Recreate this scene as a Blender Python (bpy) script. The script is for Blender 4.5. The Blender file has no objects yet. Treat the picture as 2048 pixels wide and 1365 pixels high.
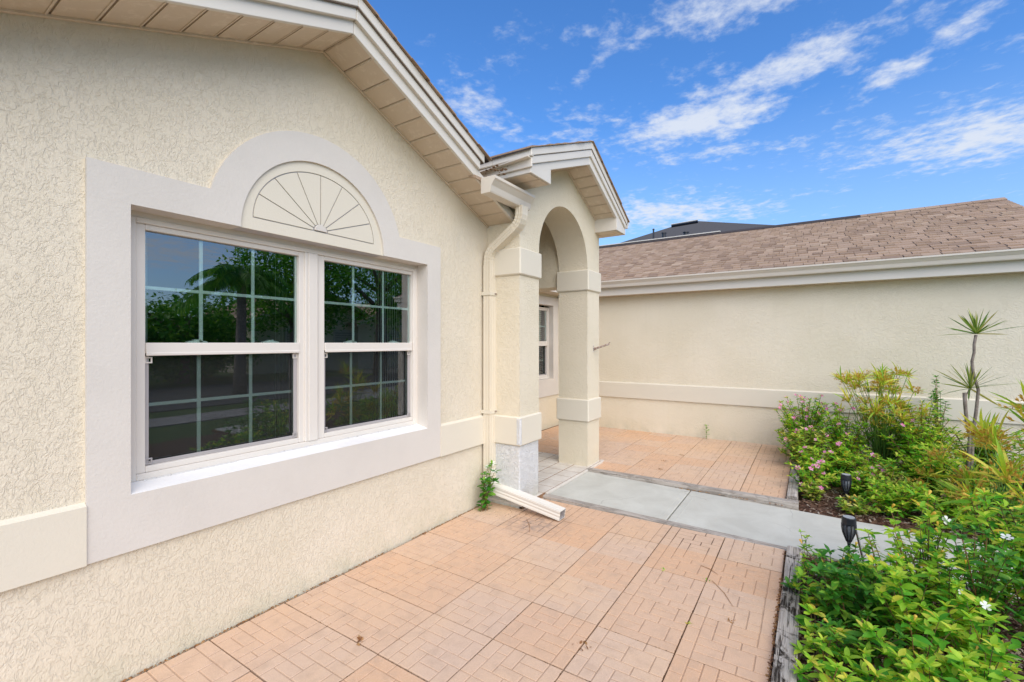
import bpy, bmesh, math, random
from mathutils import Vector, Matrix, Euler
R_ = math.radians
rnd = random.Random(7)
S = bpy.context.scene
COL = S.collection

# ------------------------------------------------------------------ camera, light, exposure
cam_d = bpy.data.cameras.new('camera'); cam = bpy.data.objects.new('camera', cam_d); COL.objects.link(cam)
S.camera = cam
cam_d.sensor_width = 36.0; cam_d.lens = 915.0/2048*36.0
cam_d.shift_y = 3.5/2048
cam_d.clip_start = 0.05; cam_d.clip_end = 3000
TH = math.atan((1622-1024)/915.0)
cam.location = (0, 0, 1.5)
cam.rotation_euler = (R_(90), 0, TH - R_(90))

SUN_EL, SUN_AZ = 42.0, 231.0        # azimuth of the sun measured counter-clockwise from +X
sd = bpy.data.lights.new('sun', 'SUN'); sun = bpy.data.objects.new('sun', sd); COL.objects.link(sun)
sd.energy = 3.35; sd.angle = R_(70); sd.color = (1.0, 0.90, 0.765)
sv = Vector((math.cos(R_(SUN_EL))*math.cos(R_(SUN_AZ)), math.cos(R_(SUN_EL))*math.sin(R_(SUN_AZ)), math.sin(R_(SUN_EL))))
sun.rotation_euler = sv.to_track_quat('Z', 'Y').to_euler()
S.view_settings.view_transform = 'Standard'; S.view_settings.look = 'None'
S.view_settings.exposure = 0.11; S.view_settings.gamma = 1.0
try: S.view_settings.use_curve_mapping = False
except Exception: pass
S.cycles.max_bounces = 7; S.cycles.transparent_max_bounces = 24

W = bpy.data.worlds.new('World'); S.world = W; W.use_nodes = True

class NT:
    """tiny node-tree helper"""
    def __init__(s, tree): s.t = tree; s.t.nodes.clear()
    def n(s, typ, ins=None, **kw):
        nd = s.t.nodes.new(typ)
        for k, v in kw.items(): setattr(nd, k, v)
        for k, v in (ins or {}).items():
            sock = nd.inputs[k]
            if isinstance(v, bpy.types.NodeSocket): s.t.links.new(v, sock)
            else: sock.default_value = v
        return nd
    def link(s, a, b): s.t.links.new(a, b)
    def math(s, op, a, b=0.0, c=0.0, clamp=False):
        nd = s.t.nodes.new('ShaderNodeMath'); nd.operation = op; nd.use_clamp = clamp
        for i, v in enumerate((a, b, c)):
            if isinstance(v, bpy.types.NodeSocket): s.t.links.new(v, nd.inputs[i])
            else: nd.inputs[i].default_value = v
        return nd.outputs[0]
    def vmath(s, op, a, b=(0, 0, 0), sc=None):
        nd = s.t.nodes.new('ShaderNodeVectorMath'); nd.operation = op
        for i, v in enumerate((a, b)):
            if isinstance(v, bpy.types.NodeSocket): s.t.links.new(v, nd.inputs[i])
            else: nd.inputs[i].default_value = v
        if sc is not None: nd.inputs['Scale'].default_value = sc
        return nd.outputs['Value'] if op in ('LENGTH', 'DOT_PRODUCT') else nd.outputs[0]
    def mix(s, f, a, b, typ='MIX'):
        nd = s.t.nodes.new('ShaderNodeMix'); nd.data_type = 'RGBA'; nd.blend_type = typ
        for k, v in ((0, f), (6, a), (7, b)):
            if isinstance(v, bpy.types.NodeSocket): s.t.links.new(v, nd.inputs[k])
            else: nd.inputs[k].default_value = v if k == 0 else (tuple(v) + (1,))[:4]
        return nd.outputs[2]
    def ramp(s, f, stops, interp='LINEAR'):
        nd = s.t.nodes.new('ShaderNodeValToRGB'); nd.color_ramp.interpolation = interp
        el = nd.color_ramp.elements
        while len(el) < len(stops): el.new(0.5)
        for e, (p, c) in zip(el, stops):
            e.position = p; e.color = (c, c, c, 1) if isinstance(c, (int, float)) else (tuple(c)+(1,))[:4]
        s.t.links.new(f, nd.inputs[0]); return nd.outputs[0]
    def noise(s, vec, scale, detail=3, rough=0.5, dist=0.0, out=0):
        nd = s.n('ShaderNodeTexNoise', {'Scale': scale, 'Detail': detail, 'Roughness': rough, 'Distortion': dist})
        s.t.links.new(vec, nd.inputs['Vector']); return nd.outputs[out]

# world: Nishita sky with thin broken cloud sheets
def build_world():
    w = NT(W.node_tree)
    tc = w.n('ShaderNodeTexCoord').outputs['Generated']
    sky = w.n('ShaderNodeTexSky', sky_type='NISHITA', sun_disc=False)
    sky.sun_elevation = R_(SUN_EL); sky.sun_rotation = R_(90-SUN_AZ)
    sky.altitude = 0; sky.air_density = 1.0; sky.dust_density = 0.6; sky.ozone_density = 2.0
    skyc = w.n('ShaderNodeHueSaturation', {'Hue': 0.5, 'Saturation': SKY_SAT, 'Value': SKY_VAL, 'Fac': 1.0, 'Color': sky.outputs[0]}).outputs[0]
    skyc = w.mix(1.0, skyc, SKY_TINT, 'MULTIPLY')
    sep = w.n('ShaderNodeSeparateXYZ', {0: tc})
    z = w.math('MAXIMUM', sep.outputs[2], 0.03)
    P = w.n('ShaderNodeCombineXYZ', {0: w.math('DIVIDE', sep.outputs[0], z), 1: w.math('DIVIDE', sep.outputs[1], z), 2: 0.0}).outputs[0]
    # banks of cloud: centre in the cloud plane, half sizes, direction, weight
    banks = [(2.17, .44, .42, .24, 78, 1.12), (1.95, .05, .46, .15, 72, .90), (1.48, .25, .55, .10, 104, .66),
             (2.18, -.27, .13, .09, 40, 1.0), (3.15, -.85, .75, .40, 108, 1.15), (1.95, -.43, .2, .07, 30, .7), (1.50, 1.20, .13, .12, 100, .75),
             (1.74, 1.20, .14, .20, 80, .75), (3.6, 1.0, .8, .5, 115, .95), (2.60, .40, .5, .12, 100, .66), (1.58, .72, .18, .05, 60, .55),
             (1.95, .92, .16, .28, 95, .55),
             (-1.7, -1.4, 1.6, .8, 40, 1.1), (-2.9, 1.6, 1.8, 1.0, 20, 1.1), (.3, -3.1, 2.2, .8, 0, 1.1), (-.3, 2.2, 1.1, .5, 60, 1.0), (.15, -1.0, .8, .45, 30, 1.1), (4.2, -4.0, 2.2, 1.2, 30, 1.1), (-.8, .1, .7, .4, 10, 1.1), (-4, -4, 3, 2, 45, 1.0), (0.4, -6, 4, 1.5, 0, 1.0)]  # out-of-view banks, added and enlarged to whiten the skylight
    tot = None
    for cx, cy, a, b, ang, wt in banks:
        d = w.vmath('SUBTRACT', P, (cx, cy, 0))
        r = w.n('ShaderNodeMapping', {'Vector': d, 'Rotation': (0, 0, -R_(ang)), 'Scale': (1, 1, 1)}, vector_type='POINT').outputs[0]
        r = w.vmath('MULTIPLY', r, (1/a, 1/b, 0))
        g = w.math('MULTIPLY', w.math('EXPONENT', w.math('MULTIPLY', w.math('POWER', w.vmath('LENGTH', r), 2.0), -1.0)), wt)
        tot = g if tot is None else w.math('MAXIMUM', tot, g)
    warp = w.vmath('SCALE', w.vmath('SUBTRACT', w.noise(P, 1.6, 3, .5, 0, 1), (.5, .5, .5)), sc=.5)
    Pw = w.vmath('ADD', P, warp)
    Pm = w.n('ShaderNodeMapping', {'Vector': Pw, 'Rotation': (0, 0, -R_(108)), 'Scale': (.95, 1.18, 1)}).outputs[0]
    n1 = w.noise(Pm, 3.8, 10, .60, .0)
    n2 = w.noise(P, 13.0, 8, .60, .1)
    nn = w.math('ADD', w.math('MULTIPLY', n1, .50), w.math('MULTIPLY', n2, .50))
    d = w.math('ADD', nn, w.math('MULTIPLY', tot, .27))
    cl = w.n('ShaderNodeMapRange', {0: d, 1: .56, 2: .85, 3: 0.0, 4: 1.0}, interpolation_type='SMOOTHSTEP').outputs[0]
    # the sheet thins out as it nears the horizon
    cl = w.math('MULTIPLY', cl, .90)
    hz = w.n('ShaderNodeMapRange', {0: sep.outputs[2], 1: 0.0, 2: 0.42, 3: .62, 4: 0.0}, clamp=True).outputs[0]
    col = w.mix(hz, skyc, HAZE_C)
    col = w.mix(cl, col, CLOUD_C)
    bg = w.n('ShaderNodeBackground', {'Color': col, 'Strength': 0.1})
    out = w.n('ShaderNodeOutputWorld'); w.link(bg.outputs[0], out.inputs[0])
SKY_SAT, SKY_VAL, SKY_TINT = 1.22, 1.85, (.80, .98, 1.20)
CLOUD_C, HAZE_C = (7.2, 7.7, 8.6), (4.5, 6.0, 7.9)
build_world()

# ------------------------------------------------------------------ materials
def newmat(name):
    m = bpy.data.materials.new(name); m.use_nodes = True
    return m, NT(m.node_tree)
def finish(w, col, rough=.6, bump=None, bstr=1.0, bdist=.002, spec=.5, metal=0.0, extra=None):
    ins = {'Base Color': col if isinstance(col, bpy.types.NodeSocket) else (tuple(col)+(1,))[:4], 'Roughness': rough, 'Metallic': metal, 'Specular IOR Level': spec}
    p = w.n('ShaderNodeBsdfPrincipled', ins)
    if bump is not None:
        b = w.n('ShaderNodeBump', {'Height': bump, 'Strength': bstr, 'Distance': bdist}); w.link(b.outputs[0], p.inputs['Normal'])
    out = w.n('ShaderNodeOutputMaterial'); w.link(p.outputs[0], out.inputs[0]); return p
def pos(w): return w.n('ShaderNodeNewGeometry').outputs['Position']

def stucco(name, col, scale=26, dist=.0035, strength=.9, rot=(0, 0, 0), stretch=(1, 1, 1), stain=.0):
    m, w = newmat(name); p = pos(w)
    v = w.n('ShaderNodeMapping', {'Vector': p, 'Rotation': rot, 'Scale': stretch}).outputs[0]
    big = w.noise(p, 1.3, 2)
    n1 = w.noise(v, scale, 4, .62, 1.3)
    isl = w.ramp(n1, [(.43, 0.0), (.50, .75), (.58, .92), (.72, 1.0)])
    n2 = w.noise(v, scale*3.2, 3, .6, .5)
    fine = w.noise(p, 260, 2, .6)
    h = w.math('ADD', w.math('MULTIPLY', isl, .75), w.math('ADD', w.math('MULTIPLY', w.ramp(n2, [(.42, 0.), (.6, 1.)]), .35), w.math('MULTIPLY', fine, .12)))
    c = w.mix(w.ramp(big, [(.35, 0.), (.65, 1.)]), col, tuple(x*y for x, y in zip(col, (.94, .935, .91))))
    stv = w.n('ShaderNodeMapping', {'Vector': p, 'Scale': (7, 7, .5)}).outputs[0]
    c = w.mix(w.math('MULTIPLY', w.ramp(w.noise(stv, 1.6, 6, .65), [(.55, 0.), (.75, 1.)]), .16), c, tuple(x*y for x, y in zip(col, (.80, .79, .72))))
    c = w.mix(w.math('MULTIPLY', w.math('SUBTRACT', 1.0, isl), .025), c, tuple(x*.6 for x in col))
    if stain:
        z = w.n('ShaderNodeSeparateXYZ', {0: p}).outputs[2]
        f = w.n('ShaderNodeMapRange', {0: z, 1: 0.0, 2: .24, 3: 1.0, 4: 0.0}).outputs[0]
        f = w.math('MULTIPLY', f, w.ramp(w.noise(p, 5, 5, .65), [(.35, 0.), (.65, 1.)]))
        c = w.mix(w.math('MULTIPLY', f, stain), c, (.53, .51, .37))
    finish(w, c, .82, h, strength, dist, .3); return m
def smooth_paint(name, col, rough=.55, bump=.0006, sc=140, dirt=.08, dcol=None):
    m, w = newmat(name); p = pos(w)
    n = w.noise(p, 2.2, 5, .6); c = w.mix(w.math('MULTIPLY', w.ramp(n, [(.4, 0.), (.7, 1.)]), dirt*2), col, dcol or tuple(x*.72 for x in col))
    finish(w, c, rough, w.noise(p, sc, 3, .6), .8, bump, .4); return m

M = {}
M['stucco'] = stucco('stucco_cream', (.775, .69, .548), 40, .0026, .9, (0, .6, 0), (1.0, 1, .66), stain=.6)
M['stucco_far'] = stucco('stucco_cream_garage', (.81, .73, .575), 40, .0027, .9, (.3, 0, 0), (1, .7, 1.0), stain=.6)
M['stucco_porch'] = stucco('stucco_cream_porch', (.785, .702, .548), 38, .0026, .9, (.3, .4, 0), (.8, .8, .8), stain=.3)
M['primer'] = stucco('stucco_bare_white', (.76, .76, .75), 34, .0055, 1.0, stain=.8)
M['trim'] = smooth_paint('trim_white', (.68, .632, .568), .7, .0018, 80, .11)
M['band'] = smooth_paint('band_cream', (.72, .66, .54), .6, .0011, 120, .04)
M['fan'] = smooth_paint('panel_cream', (.72, .66, .54), .6, .0009, 120, .03)
M['groove'] = smooth_paint('groove_grey', (.47, .45, .45), .7)
M['vinyl'] = smooth_paint('vinyl_white', (.74, .685, .615), .35, .0002, 60, .03)
M['alum'] = smooth_paint('aluminium_offwhite', (.71, .66, .58), .38, .0003, 40, .09, (.58, .53, .46))
M['gutter'] = smooth_paint('gutter_offwhite', (.69, .63, .54), .36, .0003, 40, .12, (.55, .48, .42))
M['downspout'] = smooth_paint('downspout_cream', (.73, .655, .52), .4, .0003, 40, .07)
M['pipe'] = smooth_paint('pipe_white', (.77, .73, .65), .4, .0004, 40, .10, (.62, .58, .5))
M['soffit_gap'] = smooth_paint('soffit_groove', (.36, .29, .215), .7)
M['board_shadow'] = smooth_paint('painted_board_shadow', (.16, .12, .09), .7)  # dark colour for the painted shadow lines between fascia boards
M['screenframe'] = smooth_paint('screen_frame_grey', (.42, .39, .38), .4)
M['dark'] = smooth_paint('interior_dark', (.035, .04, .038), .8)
M['muntin'] = smooth_paint('muntin_white', (.88, .92, .90), .35)
M['blind'] = smooth_paint('blind_pale', (.75, .76, .72), .6)

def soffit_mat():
    m, w = newmat('soffit_vinyl_shaded'); p = pos(w)
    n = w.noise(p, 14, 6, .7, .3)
    c = w.mix(w.ramp(n, [(.52, 0.), (.66, 1.)]), (.63, .525, .40), (.72, .615, .49))  # tan carries the eave shade; the vinyl itself is off-white like the fascia
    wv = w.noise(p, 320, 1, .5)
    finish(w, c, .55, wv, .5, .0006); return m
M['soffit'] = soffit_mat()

def tile_mat():
    m, w = newmat('paver_terracotta'); p = pos(w)
    oi = w.n('ShaderNodeObjectInfo').outputs['Random']
    n = w.noise(p, 1.1, 4, .6); f = w.noise(p, 190, 3, .7); g = w.noise(p, 9, 6, .7, .4)
    c = w.mix(w.ramp(n, [(.35, 0.), (.65, 1.)]), (.665, .465, .305), (.61, .45, .335))
    c = w.mix(w.math('MULTIPLY', w.math('POWER', oi, 1.6), .8), c, (.65, .395, .23))
    c = w.mix(w.math('MULTIPLY', w.ramp(f, [(.5, 0.), (.75, 1.)]), .5), c, (.84, .62, .47))
    c = w.mix(w.math('MULTIPLY', w.ramp(f, [(.28, 1.), (.42, 0.)]), .4), c, (.42, .25, .17))
    c = w.mix(w.math('MULTIPLY', w.ramp(g, [(.48, 0.), (.70, 1.)]), .55), c, (.48, .34, .24))
    # groove dirt (lies deeper than the face)
    z = w.n('ShaderNodeSeparateXYZ', {0: w.n('ShaderNodeTexCoord').outputs['Object']}).outputs[2]
    dz = w.n('ShaderNodeMapRange', {0: z, 1: -.0035, 2: -.0008, 3: 1.0, 4: 0.0}, clamp=True).outputs[0]
    # damp mossy corners: by the spout and by the walkway timber
    def spot(x, y, r):
        dd = w.vmath('LENGTH', w.vmath('MULTIPLY', w.vmath('SUBTRACT', p, (x, y, 0)), (1, 1, 0)))
        return w.n('ShaderNodeMapRange', {0: dd, 1: r, 2: r*.3, 3: 0.0, 4: 1.0}, clamp=True).outputs[0]
    wet = w.math('MAXIMUM', w.math('MAXIMUM', spot(3.70, .76, .34), spot(3.28, 1.92, .33)), w.math('MULTIPLY', spot(3.6, 2.0, .5), .7))
    gd = w.math('MULTIPLY', dz, w.math('ADD', .36, w.math('MULTIPLY', wet, .64)))
    gd = w.math('MULTIPLY', gd, w.math('ADD', .55, w.math('MULTIPLY', w.ramp(w.noise(p, 5, 4, .6), [(.4, 0.), (.65, 1.)]), .45)))
    gd = w.math('MAXIMUM', gd, w.math('MULTIPLY', dz, w.math('MULTIPLY', wet, .95)))
    c = w.mix(gd, c, (.13, .08, .055))
    grime = w.math('MULTIPLY', spot(3.28, 1.92, .33), w.ramp(w.noise(p, 14, 5, .7), [(.35, 0.), (.65, 1.)]))
    c = w.mix(w.math('MULTIPLY', grime, .75), c, (.27, .21, .18))
    finish(w, c, .85, w.math('ADD', f, w.math('MULTIPLY', w.noise(p, 60, 3, .6), .8)), .7, .0012, .25); return m
M['tile'] = tile_mat()
def simple_rough(name, c1, c2, sc, rough=.85, bs=60, bd=.002, spec=.3, stops=((.38, 0.), (.62, 1.))):
    m, w = newmat(name); p = pos(w)
    c = w.mix(w.ramp(w.noise(p, sc, 6, .65, .2), list(stops)), c1, c2)
    finish(w, c, rough, w.noise(p, bs, 5, .7), .9, bd, spec); return m
M['ptile'] = simple_rough('porch_tile_pale', (.70, .66, .59), (.60, .55, .48), 6, .6, 80, .0006)
M['grout'] = simple_rough('grout_brown', (.30, .17, .09), (.20, .12, .07), 20)
M['soil'] = simple_rough('joint_soil', (.085, .045, .025), (.20, .11, .055), 30, bd=.006)
M['lawn'] = simple_rough('lawn_green', (.05, .11, .02), (.10, .16, .04), 3, bd=.02)
M['asphalt'] = simple_rough('street_asphalt', (.09, .09, .088), (.13, .125, .12), 4)
M['drive'] = simple_rough('driveway_concrete', (.42, .40, .37), (.34, .32, .29), 2)
M['mulchbase'] = simple_rough('mulch_bed', (.075, .038, .024), (.17, .095, .06), 22, bd=.02, bs=45)
M['rust'] = simple_rough('rusty_metal', (.42, .36, .31), (.20, .11, .07), 40, .6)
M['caulk'] = simple_rough('cracked_caulk', (.66, .64, .61), (.40, .36, .33), 45, .8, stops=((.56, 0.), (.66, 1.)))

def slab_mat():
    m, w = newmat('walk_concrete'); p = pos(w)
    c = w.mix(w.ramp(w.noise(p, 3.0, 6, .62, .5), [(.35, 0.), (.65, 1.)]), (.59, .585, .515), (.50, .49, .425))
    c = w.mix(w.math('MULTIPLY', w.ramp(w.noise(p, 150, 2, .6), [(.55, 0.), (.8, 1.)]), .3), c, (.66, .68, .62))
    c = w.mix(w.math('MULTIPLY', w.ramp(w.noise(p, 11, 5, .7), [(.62, 0.), (.72, 1.)]), .25), c, (.62, .50, .36))
    pd = w.vmath('ADD', p, w.vmath('SCALE', w.noise(p, 6, 4, .6, 0, 1), sc=.12))
    vo = w.n('ShaderNodeTexVoronoi', {'Scale': .9, 'Vector': pd}, feature='DISTANCE_TO_EDGE').outputs[0]
    hair = w.math('MULTIPLY', w.ramp(vo, [(.0015, 1.), (.004, 0.)]), w.ramp(w.noise(p, 1.7, 2), [(.48, 0.), (.58, 1.)]))
    c = w.mix(w.math('MULTIPLY', hair, .45), c, (.22, .20, .17))
    c = w.mix(w.math('MULTIPLY', w.ramp(w.noise(p, 38, 4, .75), [(.66, 0.), (.72, 1.)]), .5), c, (.30, .25, .18))
    finish(w, c, .8, w.noise(p, 180, 3, .7), .6, .0012, .3); return m
M['slab'] = slab_mat()
def wood_mat(name, mould):
    m, w = newmat(name); tc = w.n('ShaderNodeTexCoord').outputs['Object']
    v = w.n('ShaderNodeMapping', {'Vector': tc, 'Scale': (1.2, 26, 26)}).outputs[0]
    g = w.noise(v, 2.6, 8, .68, .9)
    v2 = w.n('ShaderNodeMapping', {'Vector': tc, 'Scale': (2.0, 60, 60)}).outputs[0]
    crack = w.ramp(w.noise(v2, 1.6, 5, .6, .7), [(.30, 1.), (.40, 0.)])
    c = w.mix(w.ramp(g, [(.32, 0.), (.66, 1.)]), (.30, .25, .205), (.56, .515, .455))
    c = w.mix(w.math('MULTIPLY', crack, .85), c, (.075, .055, .045))
    st = w.math('MULTIPLY', w.ramp(w.noise(tc, 5.5, 8, .72, .8), [(.50, 0.), (.57, 1.)]), w.ramp(w.noise(v, 3.5, 4, .6), [(.34, 0.), (.50, 1.)]))
    c = w.mix(w.math('MULTIPLY', st, mould), c, (.035, .027, .02))
    h = w.math('SUBTRACT', g, w.math('MULTIPLY', crack, 1.3))
    finish(w, c, .88, h, 1.0, .006, .2); return m
M['wood'] = wood_mat('weathered_timber', .30)
M['wood_dark'] = wood_mat('weathered_timber_mouldy', 1.0)

def rand(w):
    a = w.n('ShaderNodeNewGeometry').outputs['Random Per Island']; b = w.n('ShaderNodeObjectInfo').outputs['Random']
    return w.math('FRACT', w.math('ADD', a, b))
def shingle_mat(name, stops):
    m, w = newmat(name); p = pos(w)
    c = w.ramp(rand(w), stops)
    f = w.noise(p, 120, 3, .8)
    c = w.mix(w.math('MULTIPLY', w.ramp(f, [(.35, 0.), (.65, 1.)]), .45), c, w.mix(1.0, c, (.55, .55, .58), 'MULTIPLY'))
    finish(w, c, .92, f, .8, .003, .2); return m
M['shingle'] = shingle_mat('asphalt_shingle_brown', [(0, (.36, .25, .17)), (.3, (.47, .335, .235)), (.55, (.42, .295, .205)), (.8, (.31, .215, .15)), (1, (.52, .385, .27))])
M['shingle_under'] = simple_rough('shingle_underlay_dark', (.045, .036, .032), (.07, .055, .05), 30)
M['shingle_grey'] = shingle_mat('asphalt_shingle_grey', [(0, (.08, .08, .085)), (.5, (.105, .105, .11)), (1, (.13, .13, .135))])

def leaf_mat(name, stops, trans=.35, spec=.35, rough=.45):
    m, w = newmat(name)
    r = rand(w); c = w.ramp(r, stops)
    n = w.noise(pos(w), 30, 3, .6)
    c = w.mix(w.math('MULTIPLY', w.ramp(n, [(.45, 0.), (.7, 1.)]), .35), c, w.mix(1.0, c, (.62, .70, .5), 'MULTIPLY'))
    p = w.n('ShaderNodeBsdfPrincipled', {'Base Color': c, 'Roughness': rough, 'Specular IOR Level': spec})
    tr = w.n('ShaderNodeBsdfTranslucent', {'Color': w.mix(1.0, c, (1.25, 1.25, .6), 'MULTIPLY')})
    mx = w.n('ShaderNodeMixShader', {0: trans, 1: p.outputs[0], 2: tr.outputs[0]})
    out = w.n('ShaderNodeOutputMaterial'); w.link(mx.outputs[0], out.inputs[0]); return m
G = lambda *a: list(a)
M['leaf'] = leaf_mat('leaf_green_lime', [(0, (.07, .30, .025)), (.22, (.13, .42, .03)), (.45, (.24, .53, .04)), (.70, (.38, .62, .05)), (.86, (.52, .66, .06)), (.96, (.72, .66, .08)), (1, (.74, .50, .06))], .42, .25)
M['leaf_tip'] = leaf_mat('leaf_new_growth', [(0, (.26, .56, .05)), (.4, (.42, .68, .06)), (.75, (.60, .74, .08)), (1, (.80, .72, .12))], .45, .25)
M['leaf_deep'] = leaf_mat('leaf_green_deep', [(0, (.04, .19, .02)), (.4, (.07, .27, .025)), (.75, (.14, .37, .035)), (1, (.28, .48, .05))])
M['leaf_yellow'] = leaf_mat('leaf_variegated', [(0, (.08, .26, .03)), (.3, (.20, .42, .04)), (.55, (.42, .55, .06)), (.8, (.60, .60, .10)), (1, (.74, .66, .25))])
M['blade'] = leaf_mat('papyrus_blade', [(0, (.20, .42, .04)), (.35, (.38, .58, .05)), (.65, (.62, .70, .07)), (.85, (.76, .68, .09)), (1, (.70, .48, .09))])
M['blade_drac'] = leaf_mat('dracaena_blade', [(0, (.07, .16, .025)), (.4, (.15, .26, .04)), (.75, (.32, .40, .08)), (1, (.50, .42, .12))])
M['stalk'] = leaf_mat('papyrus_stalk', [(0, (.06, .17, .03)), (.6, (.12, .27, .045)), (1, (.25, .33, .06))], .15)
M['floret'] = leaf_mat('papyrus_floret_rust', [(0, (.50, .24, .05)), (.5, (.68, .42, .08)), (1, (.70, .58, .12))], .3)
M['stem'] = leaf_mat('stem_brown_green', [(0, (.10, .055, .03)), (.5, (.14, .12, .04)), (1, (.30, .12, .05))], .05)
M['pink'] = leaf_mat('petal_pink', [(0, (.85, .18, .55)), (.5, (.88, .45, .70)), (1, (.80, .08, .42))], .3)
M['white_petal'] = leaf_mat('petal_white', [(0, (.85, .83, .84)), (1, (.90, .88, .86))], .3)
M['yellow_petal'] = leaf_mat('petal_yellow', [(0, (.80, .50, .06)), (1, (.85, .62, .12))], .3)
M['litter'] = leaf_mat('dead_leaf', [(0, (.16, .065, .03)), (.5, (.34, .15, .05)), (1, (.48, .28, .12))], .1)
M['chip'] = leaf_mat('mulch_chip', [(0, (.055, .025, .017)), (.35, (.13, .062, .04)), (.65, (.24, .15, .105)), (.88, (.38, .30, .235)), (1, (.50, .43, .36))], .0, .2, .85)
M['bark'] = simple_rough('bark_grey', (.30, .25, .21), (.17, .135, .11), 18, bs=60, bd=.004)
M['blackplastic'] = simple_rough('black_plastic', (.012, .014, .02), (.022, .024, .03), 20, .4, spec=.5)
M['solar'] = simple_rough('solar_top_grey', (.42, .44, .46), (.33, .35, .37), 20, .35)
M['redpot'] = simple_rough('orange_debris', (.60, .17, .04), (.42, .10, .03), 20, .7)

def glass_mat(name, tint, refl):
    m, w = newmat(name)
    lw = w.n('ShaderNodeFresnel', {'IOR': 1.5}).outputs[0]
    f = w.math('ADD', w.math('MULTIPLY', lw, 1.2), refl, clamp=True)
    # panes are never quite flat
    b = w.n('ShaderNodeBump', {'Height': w.noise(pos(w), 1.4, 1, .4), 'Strength': .25, 'Distance': .004})
    gl = w.n('ShaderNodeBsdfGlossy', {'Color': (.93, .97, 1.0, 1), 'Roughness': .004, 'Normal': b.outputs[0]})
    tr = w.n('ShaderNodeBsdfTransparent', {'Color': tint+(1,)})
    mx = w.n('ShaderNodeMixShader', {0: f, 1: tr.outputs[0], 2: gl.outputs[0]})
    out = w.n('ShaderNodeOutputMaterial'); w.link(mx.outputs[0], out.inputs[0]); return m
M['glass'] = glass_mat('window_glass', (.84, .97, .90), .20)
def mesh_screen():
    m, w = newmat('insect_screen')
    d = w.n('ShaderNodeBsdfDiffuse', {'Color': (.05, .05, .047, 1)}); tr = w.n('ShaderNodeBsdfTransparent', {'Color': (1, 1, 1, 1)})
    mx = w.n('ShaderNodeMixShader', {0: .28, 1: tr.outputs[0], 2: d.outputs[0]})
    out = w.n('ShaderNodeOutputMaterial'); w.link(mx.outputs[0], out.inputs[0]); return m
M['screen'] = mesh_screen()

# ------------------------------------------------------------------ mesh helpers
class MB:
    def __init__(s): s.v = []; s.f = []
    def add(s, vs, fs):
        o = len(s.v); s.v += [tuple(v) for v in vs]; s.f += [tuple(i+o for i in f) for f in fs]; return s
    def hexa(s, p):     # p: 4 bottom (ccw) + 4 top
        return s.add(p, [(3, 2, 1, 0), (4, 5, 6, 7), (0, 1, 5, 4), (1, 2, 6, 5), (2, 3, 7, 6), (3, 0, 4, 7)])
    def box(s, x0, x1, y0, y1, z0, z1):
        return s.hexa([(x0, y0, z0), (x1, y0, z0), (x1, y1, z0), (x0, y1, z0), (x0, y0, z1), (x1, y0, z1), (x1, y1, z1), (x0, y1, z1)])
    def prism(s, pts, a0, a1, axis='y'):    # polygon in the other two axes
        n = len(pts)
        def mk(p, a): return {'y': (p[0], a, p[1]), 'x': (a, p[0], p[1]), 'z': (p[0], p[1], a)}[axis]
        vs = [mk(p, a0) for p in pts] + [mk(p, a1) for p in pts]
        return s.add(vs, [tuple(range(n)), tuple(range(2*n-1, n-1, -1))] + [(i, i+n, (i+1) % n + n, (i+1) % n) for i in range(n)])
    def tube(s, path, rad, n=6, cap=True, sect=None):
        """path of points, rad number or list; sect: custom 2d section (unit) list"""
        P = [Vector(p) for p in path]; rs = rad if isinstance(rad, (list, tuple)) else [rad]*len(P)
        sec = sect or [(math.cos(2*math.pi*k/n), math.sin(2*math.pi*k/n)) for k in range(n)]; n = len(sec)
        vs = []; prev = None
        for i, p in enumerate(P):
            t = (P[min(i+1, len(P)-1)] - P[max(i-1, 0)]).normalized()
            if prev is None:
                a = Vector((0, 0, 1)) if abs(t.z) < .9 else Vector((1, 0, 0)); u = t.cross(a).normalized()
            else:
                u = (prev - t*prev.dot(t)).normalized()
            v = t.cross(u); prev = u
            for cx, cy in sec: vs.append(p + u*cx*rs[i] + v*cy*rs[i])
        fs = []
        for i in range(len(P)-1):
            for k in range(n):
                a = i*n+k; b = i*n+(k+1) % n; fs.append((a, b, b+n, a+n))
        if cap: fs += [tuple(range(n-1, -1, -1)), tuple(range((len(P)-1)*n, len(P)*n))]
        return s.add(vs, fs)
    def lathe(s, prof, c=(0, 0), n=16, cap=True):
        vs = [(c[0]+r*math.cos(2*math.pi*k/n), c[1]+r*math.sin(2*math.pi*k/n), z) for r, z in prof for k in range(n)]
        fs = [(i*n+k, i*n+(k+1) % n, (i+1)*n+(k+1) % n, (i+1)*n+k) for i in range(len(prof)-1) for k in range(n)]
        if cap: fs += [tuple(range(n-1, -1, -1)), tuple(range((len(prof)-1)*n, len(prof)*n))]
        return s.add(vs, fs)
    def mesh(s, name, bevel=0, seg=1, fix=True):
        me = bpy.data.meshes.new(name); me.from_pydata(s.v, [], s.f); me.update()
        if bevel or fix:
            bm = bmesh.new(); bm.from_mesh(me)
            if fix: bmesh.ops.recalc_face_normals(bm, faces=bm.faces)
            if bevel:
                ed = [e for e in bm.edges if len(e.link_faces) == 2 and e.calc_face_angle(0) > .6]
                bmesh.ops.bevel(bm, geom=ed, offset=bevel, segments=seg, affect='EDGES', profile=.5, clamp_overlap=True)
            bm.to_mesh(me); bm.free()
        return me
def link(name, me, mat, parent=None, loc=None):
    o = bpy.data.objects.new(name, me); COL.objects.link(o)
    if mat is not None and me is not None and not me.materials: me.materials.append(mat)
    if parent is not None: o.parent = parent
    if loc is not None: o.location = loc
    return o
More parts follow.
